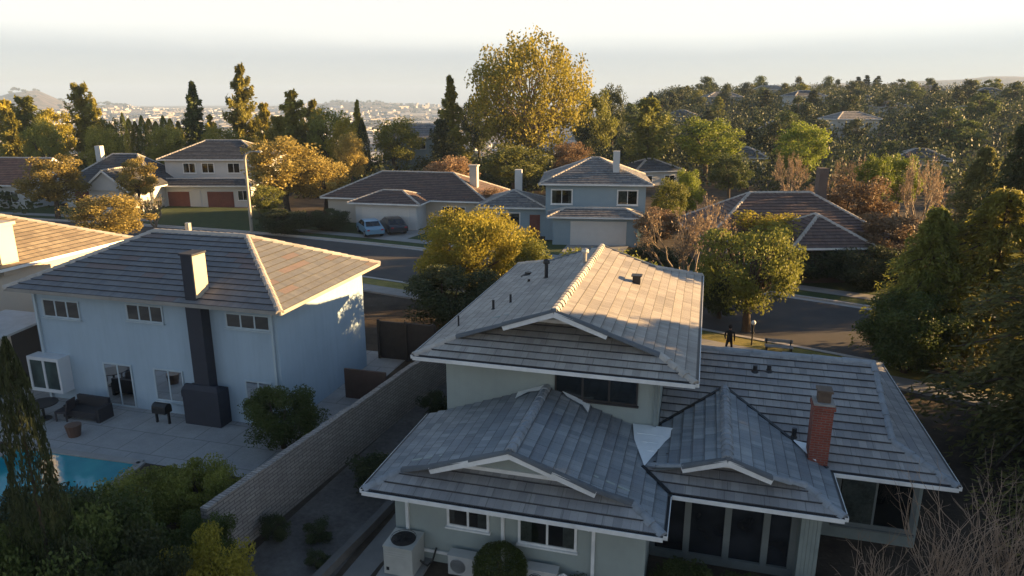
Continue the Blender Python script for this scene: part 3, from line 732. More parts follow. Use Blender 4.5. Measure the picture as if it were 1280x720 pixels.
m=MB(); m.box(-27.9,-27.2,22.24,22.27,.7,2.0); m.box(-27.1,-26.4,22.24,22.27,.7,2.0); m.build('pane',GLASSB,bw)
m=MB(); m.box(-19.5,-18.8,22.3,22.795,1.55,5.25); m.box(-19.45,-18.95,22.32,22.795,5.25,7.1); m.box(-20.0,-18.3,22.1,22.79,0,1.55)
m.hexa([(-20.0,22.1,1.553),(-18.3,22.1,1.553),(-18.3,22.299,1.553),(-20.0,22.299,1.553),(-19.9,22.2,1.75),(-18.4,22.2,1.75),(-18.4,22.299,1.75),(-19.9,22.299,1.75)])
m.box(-19.45,-18.95,22.797,23.05,5.0,7.1)
ch=m.build('chimney',SLATE,N)
m=MB(); m.box(-18.947,-18.90,22.32,23.05,5.4,7.08); m.build('chimney_lit_side',surf('sunlit chimney face',(.45,.40,.31),.8,.2,2),ch)  # pale slab paints sunlight onto the right face of the dark chimney
m=MB(); m.box(-19.5,-18.87,22.27,23.1,7.1,7.17); m.build('chimney_cap',SLATE,ch)
for u in (-27.6,-15.95):
    d=MB(); d.box(u-.045,u+.045,22.70,22.795,.05,5.05); d.build('downspout',nf,N)
pipe2=MB(); pipe2.tube([(-23.2,27.4,6.4),(-23.2,27.4,7.35)],.14,8); pipe2.build('vent_pipe',STEEL,N)
m=MB(); m.box(-14.9,-12.9,26.2,26.3,0,1.4)
single_uv('garden_fence',m,surf('brown fence board',(.14,.09,.07),.9,.4,2),-14,26.2,'short brown board fence between the blue house and the block wall','fence')
m=MB(); m.box(-15.7,-12.5,31.2,31.3,0,2.0)
for u in (-15.6,-14.1,-12.6): m.box(u-.06,u+.06,31.1,31.2,0,2.1)
single_uv('garden_gate',m,surf('dark stained board',(.075,.06,.05),.8,.4,3),-14,31.2,'tall dark gate behind the right end of the blue house','gate')
# swimming pool
PW,pb,pt=newmat('pool water'); pb.inputs['Base Color'].default_value=(.015,.22,.27,1); pb.inputs['Roughness'].default_value=.05
bp=pt.add('ShaderNodeBump'); bp.inputs['Distance'].default_value=.006; tcn=pt.add('ShaderNodeTexCoord').outputs['Object']; pt.l.new(pt.noise(tcn,2.5,3),bp.inputs['Height']); pt.l.new(bp.outputs[0],pb.inputs['Normal'])
pcol=pt.mix(pt.ramp(pt.noise(tcn,.8,3),.35,.65),(.01,.20,.26),(.03,.30,.33)); pt.l.new(pcol,pb.inputs['Base Color'])
pool=thing_uv('swimming_pool',-21,16.2,'turquoise swimming pool in front of the pale blue house','pool')
m=MB(); m.poly([(-24.6,13.2,.025),(-18.4,13.2,.025),(-19.3,18.9,.025),(-24.9,18.7,.025)]); m.build('water',PW,pool)
m=MB()
q=[(-24.6,13.2),(-18.4,13.2),(-19.3,18.9),(-24.9,18.7)]
for i in range(4): m.beam((*q[i],.04),(*q[(i+1)%4],.04),.3,.08)
m.build('coping',CONC,pool)
# patio furniture
def table(u,v,label,r=.6):
    t=thing_uv('patio_table',u,v,label,'table')
    m=MB(); m.tube([(u,v,.70),(u,v,.74)],r,18); m.build('tabletop',DARKM,t)
    m=MB(); m.tube([(u,v,.02),(u,v,.7)],.05,8); m.tube([(u,v,.02),(u,v,.06)],.28,12); m.build('pedestal',DARKM,t)
def chair(u,v,ang,label):
    t=thing_uv('patio_chair',u,v,label,'chair','dark chairs on the blue house patio'); t.rotation_euler[2]+=ang; ORG[t.name]=(0,0,0)
    c=plain('dark wicker',(.05,.045,.05),.8)
    m=MB(); m.box(-.26,.26,-.26,.26,.38,.46); m.build('seat',c,t)
    m=MB(); m.beam((0,.25,.46),(0,.36,.95),.5,.05,(0,1,0)); m.build('backrest',c,t)
    for sx in (-.23,.23):
        for sy in (-.23,.23): m=MB(); m.box(sx-.025,sx+.025,sy-.025,sy+.025,0.02,.38); m.build('leg',c,t)
table(-26.0,20.9,'round dark patio table under the white bay window')
chair(-26.9,20.9,1.5,'dark patio chair at the left of the round table'); chair(-25.1,21.1,-1.4,'dark patio chair at the right of the round table'); chair(-26.1,19.9,3.1,'dark patio chair in front of the round table')
def sofa(u,v,w,label):
    t=thing_uv('outdoor_sofa',u,v,label,'sofa'); c=plain('dark cushion',(.035,.035,.04),.9)
    m=MB(); m.box(u-w/2,u+w/2,v-.35,v+.35,.15,.42); m.build('seat',c,t)
    m=MB(); m.box(u-w/2,u+w/2,v+.28,v+.42,.42,.85); m.build('backrest',c,t)
    for s in (-1,1): m=MB(); m.box(u+s*w/2-.08,u+s*w/2+.08,v-.35,v+.4,.02,.62); m.build('armrest',c,t)
sofa(-24.3,21.5,1.6,'dark outdoor sofa between the bay window and the patio door')
m=MB(); m.tube([(-23.5,20.0,.02),(-23.5,20.0,.5)],[.22,.3],12); single_uv('planter',m,plain('brown glazed pot',(.12,.07,.05),.5),-23.5,20,'brown planter pot at the front edge of the patio','planter')
t=thing_uv('barbecue',-20.9,21.9,'small dark barbecue under the ground floor window left of the chimney','barbecue')
m=MB(); m.box(-21.25,-20.6,21.7,22.1,.5,.72); m.tube([(-21.25,21.9,.72),(-20.6,21.9,.72)],.2,10); m.build('hood',BLACKF,t)
for du in (-.3,.3):
    m=MB(); m.box(-20.92+du-.03,-20.92+du+.03,21.85,21.95,.02,.5); m.build('leg',DARKM,t)
# pergola / dark cover at the far left
t=thing_uv('pergola',-29.7,22,'pale roofed patio cover with dark posts left of the blue house','pergola')
m=MB(); m.hexa([(-31.6,20.5,2.9),(-28.6,20.5,2.9),(-28.6,24.5,3.2),(-31.6,24.5,3.2),(-31.6,20.5,3.0),(-28.6,20.5,3.0),(-28.6,24.5,3.3),(-31.6,24.5,3.3)]); m.build('roof',surf('pale patio roof',(.45,.47,.48),.7),t)
for u,v in ((-28.75,20.7),(-31.3,20.7),(-28.75,24.3)):
    m=MB(); m.box(u-.07,u+.07,v-.07,v+.07,0,2.9 if v<22 else 3.17); m.build('post',DARKM,t)
m=MB(); m.box(-31.5,-28.7,24.4,24.46,0,3.0); m.build('screen',DARKM,t)
# second neighbour, further left
N2=thing_uv('house',-37,29,'house with an orange sunlit roof at the left edge behind the blue house','house')
OR=tilemat('tan tile',(.28,.22,.15),(.42,.34,.23),(.2,.15,.1))
m=MB(); m.box(-41.5,-33.0,24.9,33.0,0,4.95); m.build('wall',surf('cream wall',(.5,.46,.40),.9,.1,1),N2)
hip(N2,-42.0,-32.4,24.2,33.6,5.0,.42,OR,CAP)
window(N2,(0,24.9,0),X,NV,-36,-34,3.4,4.4,WHITE,GLASS,2)
m=MB(); m.box(-33.6,-32.7,25.6,26.5,4.6,7.0); m.box(-33.7,-32.6,25.5,26.6,7.0,7.15); m.build('chimney',surf('cream wall',(.5,.46,.40)),N2)
# ------------------------------------------------------------------ houses across the street
def facade(pl,pr,label,name='house'):
    a=G(*pl);b=G(*pr); w=math.hypot(b[0]-a[0],b[1]-a[1]); rz=math.atan2(b[1]-a[1],b[0]-a[0])
    mid=((a[0]+b[0])/2,(a[1]+b[1])/2)
    return thing(name,(mid[0],mid[1],tz(*mid)),rz,label,'house'),w
Wb=lambda par,x0,x1,y0,y1,z0,z1,mat: (lambda m:(m.box(x0,x1,y0,y1,z0,z1),m.build('wall',mat,par))[1])(MB())
Z0=(0,0,0)
def door(par,x0,x1,z1,y,mat,name='door'):
    m=MB(); m.box(x0,x1,y-.04,y-.001,.02,z1)
    if x1-x0>2:
        for i in range(1,4): m.box(x0+.05,x1-.05,y-.055,y-.04,.02+i*z1/4-.02,.02+i*z1/4)
    m.build(name,mat,par)
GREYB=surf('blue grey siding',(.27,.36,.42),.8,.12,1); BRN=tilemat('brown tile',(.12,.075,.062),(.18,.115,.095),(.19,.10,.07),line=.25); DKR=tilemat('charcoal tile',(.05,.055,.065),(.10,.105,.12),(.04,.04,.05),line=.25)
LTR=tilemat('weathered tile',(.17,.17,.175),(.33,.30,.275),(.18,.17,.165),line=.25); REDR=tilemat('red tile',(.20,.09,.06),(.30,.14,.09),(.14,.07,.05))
CREAM=surf('cream wall',(.5,.46,.40)); WHW=surf('white wall',(.56,.57,.57),.85,.12,1); REDB=surf('red brick field',(.20,.075,.06),.9,.3,6)
GAR=surf('garage door',(.60,.60,.58),.6,.1,2)
# E: blue two storey with white garage
E_,w=facade((697,304),(800,306),'blue grey two storey house with a white garage door straight across the street')
Wb(E_,-5.0,4.2,1.5,10,0,5.3,GREYB); Wb(E_,-4.2,3.4,-1.2,1.49,0,2.7,GREYB)
hip(E_,-5.6,4.8,.9,10.6,5.35,.42,LTR,CAP,gable=None)
hip(E_,-4.7,3.9,-1.8,1.48,2.75,.36,LTR,CAP)
window(E_,(0,1.5,0),X,NV,-4.4,-2.6,3.5,4.7,WHITE,GLASS,2,.12); window(E_,(0,1.5,0),X,NV,1.7,3.4,3.5,4.7,WHITE,GLASS,2,.12)
door(E_,-2.6,2.4,2.3,-1.2,GAR,'garage_door')
m=MB(); m.box(1.2,1.8,3,3.6,6,8.2); m.build('chimney',WHW,E_)
EL,w=facade((640,284),(699,292),'low grey roofed side wing left of the white garage')
Wb(E_,-11.2,-5.01,3.2,9,0,2.8,GREYB); hip(E_,-11.8,-4.9,2.6,9.6,2.85,.36,LTR,CAP)
window(E_,(0,3.2,0),X,NV,-9.5,-7.6,1.0,2.2,WHITE,GLASS,2,.1); door(E_,-6.6,-5.6,2.1,3.2,REDB)
bpy.data.objects.remove(EL)
m=MB(); m.box(-8.4,-7.7,7,7.7,3.3,6.0); m.build('chimney',WHW,E_)
# D: brown roof house with pale garage
D_,w=facade((400,282),(600,290),'brown roofed single storey house with a pale garage and parked cars')
Wb(D_,-8.6,8.6,2.0,11,0,2.75,CREAM); Wb(D_,-4.1,2.4,-1.0,1.99,0,2.7,WHW)
hip(D_,-9.2,9.2,1.4,11.6,2.8,.46,BRN,CAP); hip(D_,-4.7,3.0,-1.6,4.0,2.78,.36,BRN,CAP)
door(D_,-3.4,1.6,2.25,-1.0,GAR,'garage_door'); window(D_,(0,2.0,0),X,NV,4.2,6.6,.9,2.1,WHITE,GLASS,2)
m=MB(); m.box(6.3,7.1,5,5.8,3.5,6.0); m.box(6.2,7.2,4.9,5.9,6,6.15); m.build('chimney',CREAM,D_)
# C: two storey with brick base
C_,w=facade((198,259),(332,259),'white and brick two storey house with a charcoal roof on the left')
Wb(C_,-6.2,6.0,2.2,10,0,5.6,WHW); Wb(C_,-6.4,5.0,0,2.19,0,2.6,WHW)
hip(C_,-6.9,6.6,1.6,10.6,5.65,.46,DKR,CAP); hip(C_,-7.0,5.6,-.7,2.15,2.7,.5,DKR,CAP)
for a in (-3.9,-1.6,1.6): window(C_,(0,2.2,0),X,NV,a,a+1.4,4.0,5.1,WHITE,GLASS,2,.1)
for a,b in ((-5.2,-2.6),(-.4,2.8)):
    m=MB(); m.box(a,b,-.03,-.002,.0,1.9); m.build('brick_panel',REDB,C_)
window(C_,(0,-.03,0),X,NV,3.4,4.6,.9,2.0,WHITE,GLASS,2); door(C_,-2.2,-1.2,2.1,0,WHW)
# B: gabled charcoal roof
B_,w=facade((62,266),(176,268),'pale single storey house with steep charcoal gables near the left edge')
Wb(B_,-5.6,5.6,3,11,0,2.8,WHW); hip(B_,-6.2,6.2,2.4,11.6,2.85,.75,DKR,CAP); Wb(B_,.4,5.2,-1,3,0,2.8,WHW); hip(B_,-.1,5.7,-1.7,6.5,2.85,.8,DKR,CAP,gable=WHW)
window(B_,(0,-1,0),X,NV,1.8,3.8,.9,2.1,WHITE,GLASS,2); door(B_,-4.4,-2.2,2.2,3,REDB,'garage_door')
m=MB(); m.box(-3.2,-2.5,6,6.7,4.5,7.3); m.build('chimney',WHW,B_)
# A: red roof at left edge
A_,w=facade((-60,262),(42,264),'red roofed white house cut by the left edge')
Wb(A_,-4.8,4.2,1,9,0,2.9,WHW); hip(A_,-5.4,4.9,.4,9.6,2.95,.62,REDR,CAP,gable=WHW)
window(A_,(0,1,0),X,NV,1.0,2.8,.9,2.1,WHITE,GLASS,2)
# F: dark brown house at right behind trees
F_,w=facade((905,352),(1110,350),'dark brown roofed house behind the street trees on the right')
Wb(F_,-6.4,6.2,2,10,0,2.8,surf('brown wall',(.13,.10,.09),.9,.2,1)); hip(F_,-7.2,7.0,1.3,10.6,2.85,.62,BRN,CAP); 
Wb(F_,-1.5,3.5,-1,2,0,2.7,surf('brown wall',(.13,.10,.09))); hip(F_,-2.1,4.1,-1.7,5,2.8,.6,BRN,CAP)
window(F_,(0,2,0),X,NV,-5.4,-3.4,.9,2.1,WHITE,GLASS,2); door(F_,-.8,2.8,2.2,-1,surf('brown door',(.09,.07,.065),.7),'garage_door')
m=MB(); m.box(3.0,3.7,6,6.7,4.5,7.6); m.build('chimney',surf('brown wall',(.13,.10,.09)),F_)
# houses further back
def small_house(px,py,w,d_,h,label,wall,roof,rz=0.0,D=None,gable=None,group=None):
    r=ray(px,py)
    x,y=r[0]/r[1]*D,D
    t=thing('house',(x,y,tz(x,y)-.2),rz,label,'house',group)
    Wb(t,-w/2,w/2,0,d_,0,h,wall); hip(t,-w/2-.5,w/2+.5,-.5,d_+.5,h+.05,.42,roof,CAP,gable=gable,expo=.9,cap=.2)
    n=max(2,int(w/4))
    for i in range(n):
        xx=-w/2+(i+.5)*w/n; window(t,Z0,X,NV,xx-.8,xx+.8,h-1.9,h-.7,WHITE,GLASS,2,.12,sill=False)
small_house(525,150,13,9,6.5,'grey hipped house beyond the skyline trees near the middle',GREYB,LTR,.1,125)
LTB=surf('pale wall',(.5,.5,.48),.9,.15,.6)
hh=[(825,185,10,108,2.8,0,'white walled house nearest the street on the right slope'),(925,190,12,125,3,0,'pale house behind the bright yellow green bushes'),(1155,185,11,118,3,0,'small white house above the bare pink trees'),
(1072,160,14,165,5.5,1,'two storey pale house in the middle of the right slope'),(975,165,12,170,3,2,'grey roofed house halfway up the slope left of centre'),(890,160,12,175,3,1,'low pale house halfway up the slope under its left crest'),
(1210,150,13,185,3,2,'pale house halfway up the slope at the far right'),(1010,148,14,225,5.5,0,'pale upper slope house among dark trees'),(905,140,15,245,4,1,'long low pale house near the top of the slope on its left'),
(1070,138,12,240,3,1,'small pale house right of the upper slope house'),(1160,128,15,260,3.5,0,'long pale house under the right crest'),(960,137,16,280,4,1,'long white house just below the crest'),
(1235,135,12,240,3,0,'last pale house on the crest at the right edge'),(850,150,11,200,3,0,'small pale house near the left foot of the slope'),(1120,150,11,205,3,2,'grey roofed house under the middle of the crest')]
for i,(px,py,w,D,h,k,lab) in enumerate(hh):
    small_house(px,py,w*.75,6.5,h*.85,lab,LTB,(DKR,LTR,BRN)[k],random.uniform(-.5,.3),D)
# ------------------------------------------------------------------ street furniture, cars, person
x,y=G(315,291); t=thing('street_lamp',(x,y,0.1),0,'tall pale concrete street lamp rising behind the blue house roof','street lamp')
m=MB(); m.tube([(0,0,0),(0,0,4),(0,0,7.1),(.15,0,7.6),(.6,0,7.85),(1.2,0,7.9)],[.17,.14,.11,.1,.08,.06],10); m.build('pole',surf('pale lamp concrete',(.42,.38,.31),.8,.15,3),t)
m=MB(); m.ell((1.4,0,7.86),(.38,.17,.11),12,6); m.build('lamp_head',STEEL,t,smooth=True)
m=MB(); m.ell((1.45,0,7.79),(.2,.12,.07),10,5); m.build('lens',surf('lamp lens',(.6,.6,.55),.3),t,smooth=True)
def car(loc,rz,paint,label,van=False):
    t=thing('parked_car',loc,rz,label,'car','cars in the driveways')
    L,w=4.4,1.75
    prof=[(-2.2,.35),(-2.2,.75),(-2.05,.88),(-1.5,.95),(-.9,1.38),(-.2,1.47),(.7,1.44),(1.35,1.0),(2.0,.85),(2.18,.7),(2.2,.35)]
    m=MB(); n=len(prof)
    def ins(z): return 0 if z<=1.0 else (z-1.0)*.45
    A=[(x_,-w/2+ins(z),z) for x_,z in prof];B=[(x_,w/2-ins(z),z) for x_,z in prof]
    for i in range(n-1): m.poly([A[i],A[i+1],B[i+1],B[i]])
    m.poly(A[::-1]); m.poly(B); m.poly([A[0],B[0],B[-1],A[-1]])
    b=m.build('body',paint,t)
    m=MB()
    for s in (-1,1):
        y0=s*(w/2+.004)
        f=lambda x_,z:(x_,s*(w/2-ins(z)+.006),z)
        m.poly([f(-1.35,1.01),f(-.85,1.33),f(-.15,1.4),f(-.15,1.01)]); m.poly([f(-.07,1.01),f(-.07,1.4),f(.65,1.37),f(1.15,1.02)])
    m.poly([(-1.47,-.7,.99),(-.93,-.62,1.37),(-.93,.62,1.37),(-1.47,.7,.99)]); m.poly([(.76,-.62,1.42),(1.33,-.7,1.03),(1.33,.7,1.03),(.76,.62,1.42)])
    m.v=[(a,b_,c+.012) for a,b_,c in m.v]; m.build('window',GLASS,t)
    for sx in (-1.35,1.35):
        for s in (-1,1):
            m=MB(); m.tube([(sx,s*.66,.32),(sx,s*.9,.32)],.32,16); wl_=m.build('wheel',BLACKF,t)
            m=MB(); m.tube([(sx,s*.9,.32),(sx,s*.915,.32)],.19,12); m.build('rim',STEEL,wl_)
    for s in (-1,1):
        m=MB(); m.box(2.15,2.215,s*.62-.16,s*.62+.16,.62,.74); m.build('headlight',WHITE,t)
        m=MB(); m.box(-2.215,-2.15,s*.66-.12,s*.66+.12,.68,.8); m.build('tail_light',plain('red lens',(.4,.02,.02),.3),t)
def paint(n,c):
    m=surf(n,c,.3,.08,1.5); m.node_tree.nodes['Principled BSDF'].inputs['Coat Weight'].default_value=.5; return m
x,y=G(463,294); car((x,y,.13),2.0,paint('light blue car paint',(.16,.30,.42)),'light blue car parked in front of the pale garage')
x,y=G(492,291); car((x,y,.13),2.0,paint('dark car paint',(.03,.035,.045)),'dark car beside the light blue car in the driveway')
# pieces behind the right wing ridge
t=thing_uv('garden_bench',4.3,37.2,'low dark bench with pale slats beside the front lawn','bench')
m=MB()
for i in range(3): m.box(3.6,5.0,37.0+i*.16,37.11+i*.16,.42,.46)
m.build('seat',surf('pale slat',(.36,.36,.36),.7),t)
m=MB(); m.box(3.6,5.0,37.52,37.56,.55,.72); m.build('backrest',surf('pale slat',(.36,.36,.36)),t)
for u in (3.7,4.9):
    m=MB(); m.box(u-.03,u+.03,37.0,37.5,0.02,.42); m.box(u-.03,u+.03,37.5,37.57,.02,.72); m.build('leg',DARKM,t)
t=thing_uv('garden_lamp',3.0,38.0,'white globe garden lamp on a post under the street tree','lamp')
m=MB(); m.tube([(3,38,0),(3,38,1.25)],.045,8); m.tube([(3,38,.8),(3,38,.86)],.1,10); m.build('post',DARKM,t)
m=MB(); m.ell((3,38,1.38),(.12,.12,.13),14,10); m.build('globe',WHITE,t,smooth=True)
def person(u,v):
    x,y=W(u,v)
    V=[(0,0,.93),(0,0,1.12),(0,.01,1.32),(0,.0,1.45),(0,-.01,1.53),(0,-.02,1.63),(0,-.02,1.71),
       (-.1,0,.9),(-.12,-.08,.5),(-.12,.06,.1),(-.12,-.1,.04),(.1,0,.9),(.13,.12,.5),(.12,.22,.12),(.12,.08,.04),
       (-.19,0,1.4),(-.25,.03,1.13),(-.22,-.12,.92),(-.2,-.18,.86),(.19,0,1.4),(.25,.0,1.13),(.23,-.14,.93),(.21,-.2,.87)]
    Eg=[(0,1),(1,2),(2,3),(3,4),(4,5),(5,6),(0,7),(7,8),(8,9),(9,10),(0,11),(11,12),(12,13),(13,14),(2,15),(15,16),(16,17),(17,18),(2,19),(19,20),(20,21),(21,22)]
    R=[.14,.13,.15,.07,.055,.095,.06,.09,.065,.045,.04,.09,.065,.045,.04,.065,.05,.04,.035,.065,.05,.04,.035]
    me=bpy.data.meshes.new('skeleton'); me.from_pydata(V,Eg,[]); o=bpy.data.objects.new('skeleton',me); COL.objects.link(o)
    md=o.modifiers.new('s','SKIN'); 
    for i,r in enumerate(R): me.skin_vertices[0].data[i].radius=(r,r*.85)
    me.skin_vertices[0].data[0].use_root=True
    o.modifiers.new('u','SUBSURF').levels=2
    dg=bpy.context.evaluated_depsgraph_get(); m2=bpy.data.meshes.new_from_object(o.evaluated_get(dg)); bpy.data.objects.remove(o)
    m2.name='body'; cl=[plain('dark coat',(.02,.02,.024),.9),plain('skin',(.42,.25,.18),.6),plain('dark trousers',(.03,.03,.04),.9)]
    m2.materials.clear()
    for c_ in cl: m2.materials.append(c_)
    for p in m2.polygons:
        z=p.center.z; p.material_index=1 if z>1.5 or (z<.93 and z>.8 and abs(p.center.x)>.17) else (2 if z<.85 else 0); p.use_smooth=True
    t=thing('person',(x,y,.02),rad(150),'person in dark clothes walking on the path behind the right wing roof','person')
    b=bpy.data.objects.new('body',m2); COL.objects.link(b); b.parent=t; ORG[b.name]=(0,0,0)
    m=MB(); m.ell((0,.015,1.68),(.105,.115,.115),12,8); m.build('hair',plain('dark hair',(.03,.02,.015),.7),t,smooth=True)
person(1.75,36.0)
# ------------------------------------------------------------------ vegetation
def quads(C,Nn,T,wd_,ln,tint):
    """leaf kites: C centres, T direction along leaf, Nn side direction"""
    n=len(C); V=np.empty((n,4,3)); 
    V[:,0]=C-T*ln[:,None]*.5; V[:,1]=C+Nn*wd_[:,None]*.5; V[:,2]=C+T*ln[:,None]*.5; V[:,3]=C-Nn*wd_[:,None]*.5
    return V.reshape(-1,3),tint
def leafmesh(name,V,tint,mat):
    n=len(V)//4; me=bpy.data.meshes.new(name); me.vertices.add(n*4); me.vertices.foreach_set('co',V.astype(np.float32).ravel())
    me.loops.add(n*4); me.loops.foreach_set('vertex_index',np.arange(n*4,dtype=np.int32))
    me.polygons.add(n); me.polygons.foreach_set('loop_start',np.arange(0,n*4,4,dtype=np.int32)); me.polygons.foreach_set('loop_total',np.full(n,4,dtype=np.int32))
    at=me.attributes.new('tint','FLOAT','FACE'); at.data.foreach_set('value',np.clip(tint,0,1).astype(np.float32))
    me.materials.append(mat); me.update(calc_edges=True); me.validate(); return me
def unit(a): return a/np.maximum(np.linalg.norm(a,axis=1,keepdims=True),1e-9)
def rleaves(C,size,tint,rng,asp=.6,bias=None):
    T=rng.normal(size=C.shape)
    if bias is not None: T=T*.6+bias
    T=unit(T); Nn=unit(np.cross(T,rng.normal(size=C.shape))); s=size*rng.uniform(.6,1.35,len(C))
    return quads(C,Nn,T,s*asp,s,tint)
def limb(mb,p,q,r0,r1,rng,n=4,k=5,sag=.1):
    p=np.array(p,float);q=np.array(q,float);L=np.linalg.norm(q-p);pts=[]
    for i in range(n+1):
        t=i/n; w=math.sin(math.pi*t)*sag*L; pts.append(p+(q-p)*t+rng.normal(size=3)*w*.5+np.array([0,0,w*.4]))
    pts[0]=p;pts[-1]=q
    mb.tube([tuple(a) for a in pts],[r0+(r1-r0)*i/n for i in range(n+1)],k,False); return pts
def broad(seed,H=10,R=4,nc=60,nl=9000,leaf=.28,z0=.22,flat=.75,holes=.25,up=0,limbs=14,tw=.12,cr=.26):
    rng=np.random.default_rng(seed); cz=H*(z0+(1-z0)/2); hz=H*(1-z0)/2
    d=unit(rng.normal(size=(nc,3))); rr=rng.uniform(.35,1,nc)**.5
    cc=d*rr[:,None]*np.array([R*.80,R*.80,hz*.84])*rng.uniform(.85,1.12,(nc,1))+np.array([0,0,cz])
    cc[:,0]+=rng.uniform(-.08,.08)*R
    cs=rng.uniform(.65,1.35,nc)*R*cr; ct=rng.uniform(.0,1,nc)
    k=rng.integers(0,nc,nl); dd=unit(rng.normal(size=(nl,3)))*(rng.uniform(0,1,(nl,1))**.45)
    P=cc[k]+dd*cs[k][:,None]*np.array([1,1,flat]); tint=ct[k]*.55+rng.uniform(0,.45,nl)
    keep=P[:,2]>H*z0*.5
    V,t=rleaves(P[keep],leaf,tint[keep],rng,.6,np.array([0,0,up]) if up else None)
    mb=MB(); tr=R*tw*.5; top=H*(z0+.18)
    limb(mb,(0,0,-.3),(rng.normal()*.15*R*.3,rng.normal()*.05*R,top),tr*1.3,tr*.75,rng,4,8,.03)
    for i in rng.permutation(nc)[:limbs]: limb(mb,(0,0,top*rng.uniform(.75,1)),cc[i],tr*.5,tr*.1,rng,4,5,.1)
    return V,t,mb
def conifer(seed,H=10,R=3,levels=26,per=7,nl=9000,leaf=.3,z0=.08,droop=.25,power=.9,irr=.25,top=.03):
    rng=np.random.default_rng(seed); mb=MB(); mb.tube([(0,0,-.3),(0,0,H*.5),(0,0,H*.97)],[R*.06,R*.035,R*.006],7,False)
    Ps=[];Ts=[];tt=[];n_each=max(4,nl//(levels*per))
    for i in range(levels):
        zf=z0+(1-z0-.02)*(i+rng.uniform(-.3,.3))/levels; L0=R*((1-zf)/(1-z0))**power+R*top
        L0*=min(1,.55+ (zf-z0)*6) if zf-z0<.1 else 1
        for j in range(per):
            an=rng.uniform(0,2*math.pi); L=L0*rng.uniform(1-irr*1.6,1+irr*.5); b=rng.uniform(0,1)
            dr=np.array([math.cos(an),math.sin(an),0]); z=zf*H
            e=np.array([0,0,z])+dr*L+np.array([0,0,(.15-droop)*L])
            if i%2==0: mb.tube([(0,0,z),tuple((np.array([0,0,z])+e)/2+np.array([0,0,.08*L])),tuple(e)],[R*.018,R*.012,R*.003],3,False)
            s=rng.uniform(.12,1,n_each)**.7; wdt=L*.24
            side=np.array([-dr[1],dr[0],0])
            P=np.array([0,0,z])+dr*(s*L)[:,None]+side*(rng.normal(size=n_each)*wdt*(1.1-s*.6)*.55)[:,None]
            P[:,2]+= .15*L*s-droop*L*s*s+rng.normal(size=n_each)*(L*.075+H*.006)-abs(rng.normal(size=n_each))*L*.04
            Ps.append(P); Ts.append(np.tile(dr*.8+np.array([0,0,-.25]),(n_each,1))); tt.append(b*.5+rng.uniform(0,.5,n_each))
    P=np.concatenate(Ps);T=np.concatenate(Ts);t=np.concatenate(tt)
    T=unit(T+rng.normal(size=T.shape)*.45); Nn=unit(np.cross(T,rng.normal(size=T.shape))); s=leaf*rng.uniform(.6,1.4,len(P))
    V,_=quads(P,Nn,T,s*.42,s*1.3,t); return V,t,mb
def column(seed,H=10,R=1.3,nl=8000,leaf=.22):
    rng=np.random.default_rng(seed); z=rng.uniform(.02,1,nl); prof=np.clip(np.minimum(z*7,1)*((1-z)**.55)*1.15,0,1)
    an=rng.uniform(0,2*math.pi,nl); lump=1+.16*np.sin(an*4+z*17)+.12*np.sin(an*7-z*31); rr=R*prof*lump*rng.uniform(.7,1.04,nl)**.5
    P=np.stack([rr*np.cos(an),rr*np.sin(an),z*H],1); t=.5+.3*np.sin(an*5+z*23)+rng.uniform(-.3,.3,nl)
    V,t=rleaves(P,leaf,t,rng,.4,np.array([0,0,1.2])); mb=MB(); mb.tube([(0,0,-.2),(0,0,H*.8)],[R*.12,R*.02],6,False); return V,t,mb
def bare(seed,H=8,R=3.5,depth=4,r0=.14,nl=1500,leaf=.2,spread=.6,n0=6,thin=.006):
    rng=np.random.default_rng(seed); mb=MB(); tips=[]
    def grow(p,d,L,r,k):
        q=p+d*L; m_=(p+q)/2+rng.normal(size=3)*L*.07
        mb.tube([tuple(p),tuple(m_),tuple(q)],[r,r*.82,max(r*.62,thin)],5 if k>depth-2 else 3,False)
        if k<=2: tips.append((p,q))
        if k==0: return
        for _ in range(rng.integers(2,4) if k>1 else 3):
            nd=d+rng.normal(size=3)*spread*.62+np.array([0,0,.16]); nd/=np.linalg.norm(nd); grow(p+(q-p)*rng.uniform(.5,1),nd,L*rng.uniform(.62,.85),max(r*.58,thin),k-1)
    for i in range(n0):
        an=2*math.pi*i/n0+rng.normal()*.3; d=np.array([math.cos(an)*spread,math.sin(an)*spread,1.0]); d/=np.linalg.norm(d)
        grow(np.array([math.cos(an)*.05,math.sin(an)*.05,-.1 if n0>3 else 0]),d,H*.3,r0,depth)
    if nl:
        k=rng.integers(0,len(tips),nl); s=rng.uniform(0,1,(nl,1)); A=np.array([t[0] for t in tips]);B=np.array([t[1] for t in tips])
        P=A[k]+(B[k]-A[k])*s+rng.normal(size=(nl,3))*leaf*.5; V,t=rleaves(P,leaf,rng.uniform(0,1,nl),rng)
    else: V,t=np.zeros((0,3)),np.zeros(0)
    return V,t,mb
LM=dict(
 green=leafmat('leaf green',(.05,.07,.02),(.12,.15,.04),.3),
 dark=leafmat('leaf dark green',(.035,.048,.022),(.085,.10,.038)),
 deodar=leafmat('needle blue green',(.07,.08,.032),(.20,.19,.06),.35),
 gold=leafmat('leaf yellow green',(.23,.205,.03),(.47,.40,.06),.42),
 olive=leafmat('leaf olive',(.12,.14,.03),(.26,.26,.055),.35),
 pine=leafmat('needle yellow green',(.17,.165,.034),(.37,.335,.065),.42),
 amber=leafmat('leaf amber',(.21,.17,.045),(.40,.31,.09),.35),
 rust=leafmat('leaf rust',(.17,.11,.06),(.30,.20,.11),.3),
 lime=leafmat('leaf lime',(.12,.16,.02),(.26,.30,.04),.35),
 pink=leafmat('twig pinkish',(.21,.145,.085),(.38,.27,.16),.25))
PROTO={}
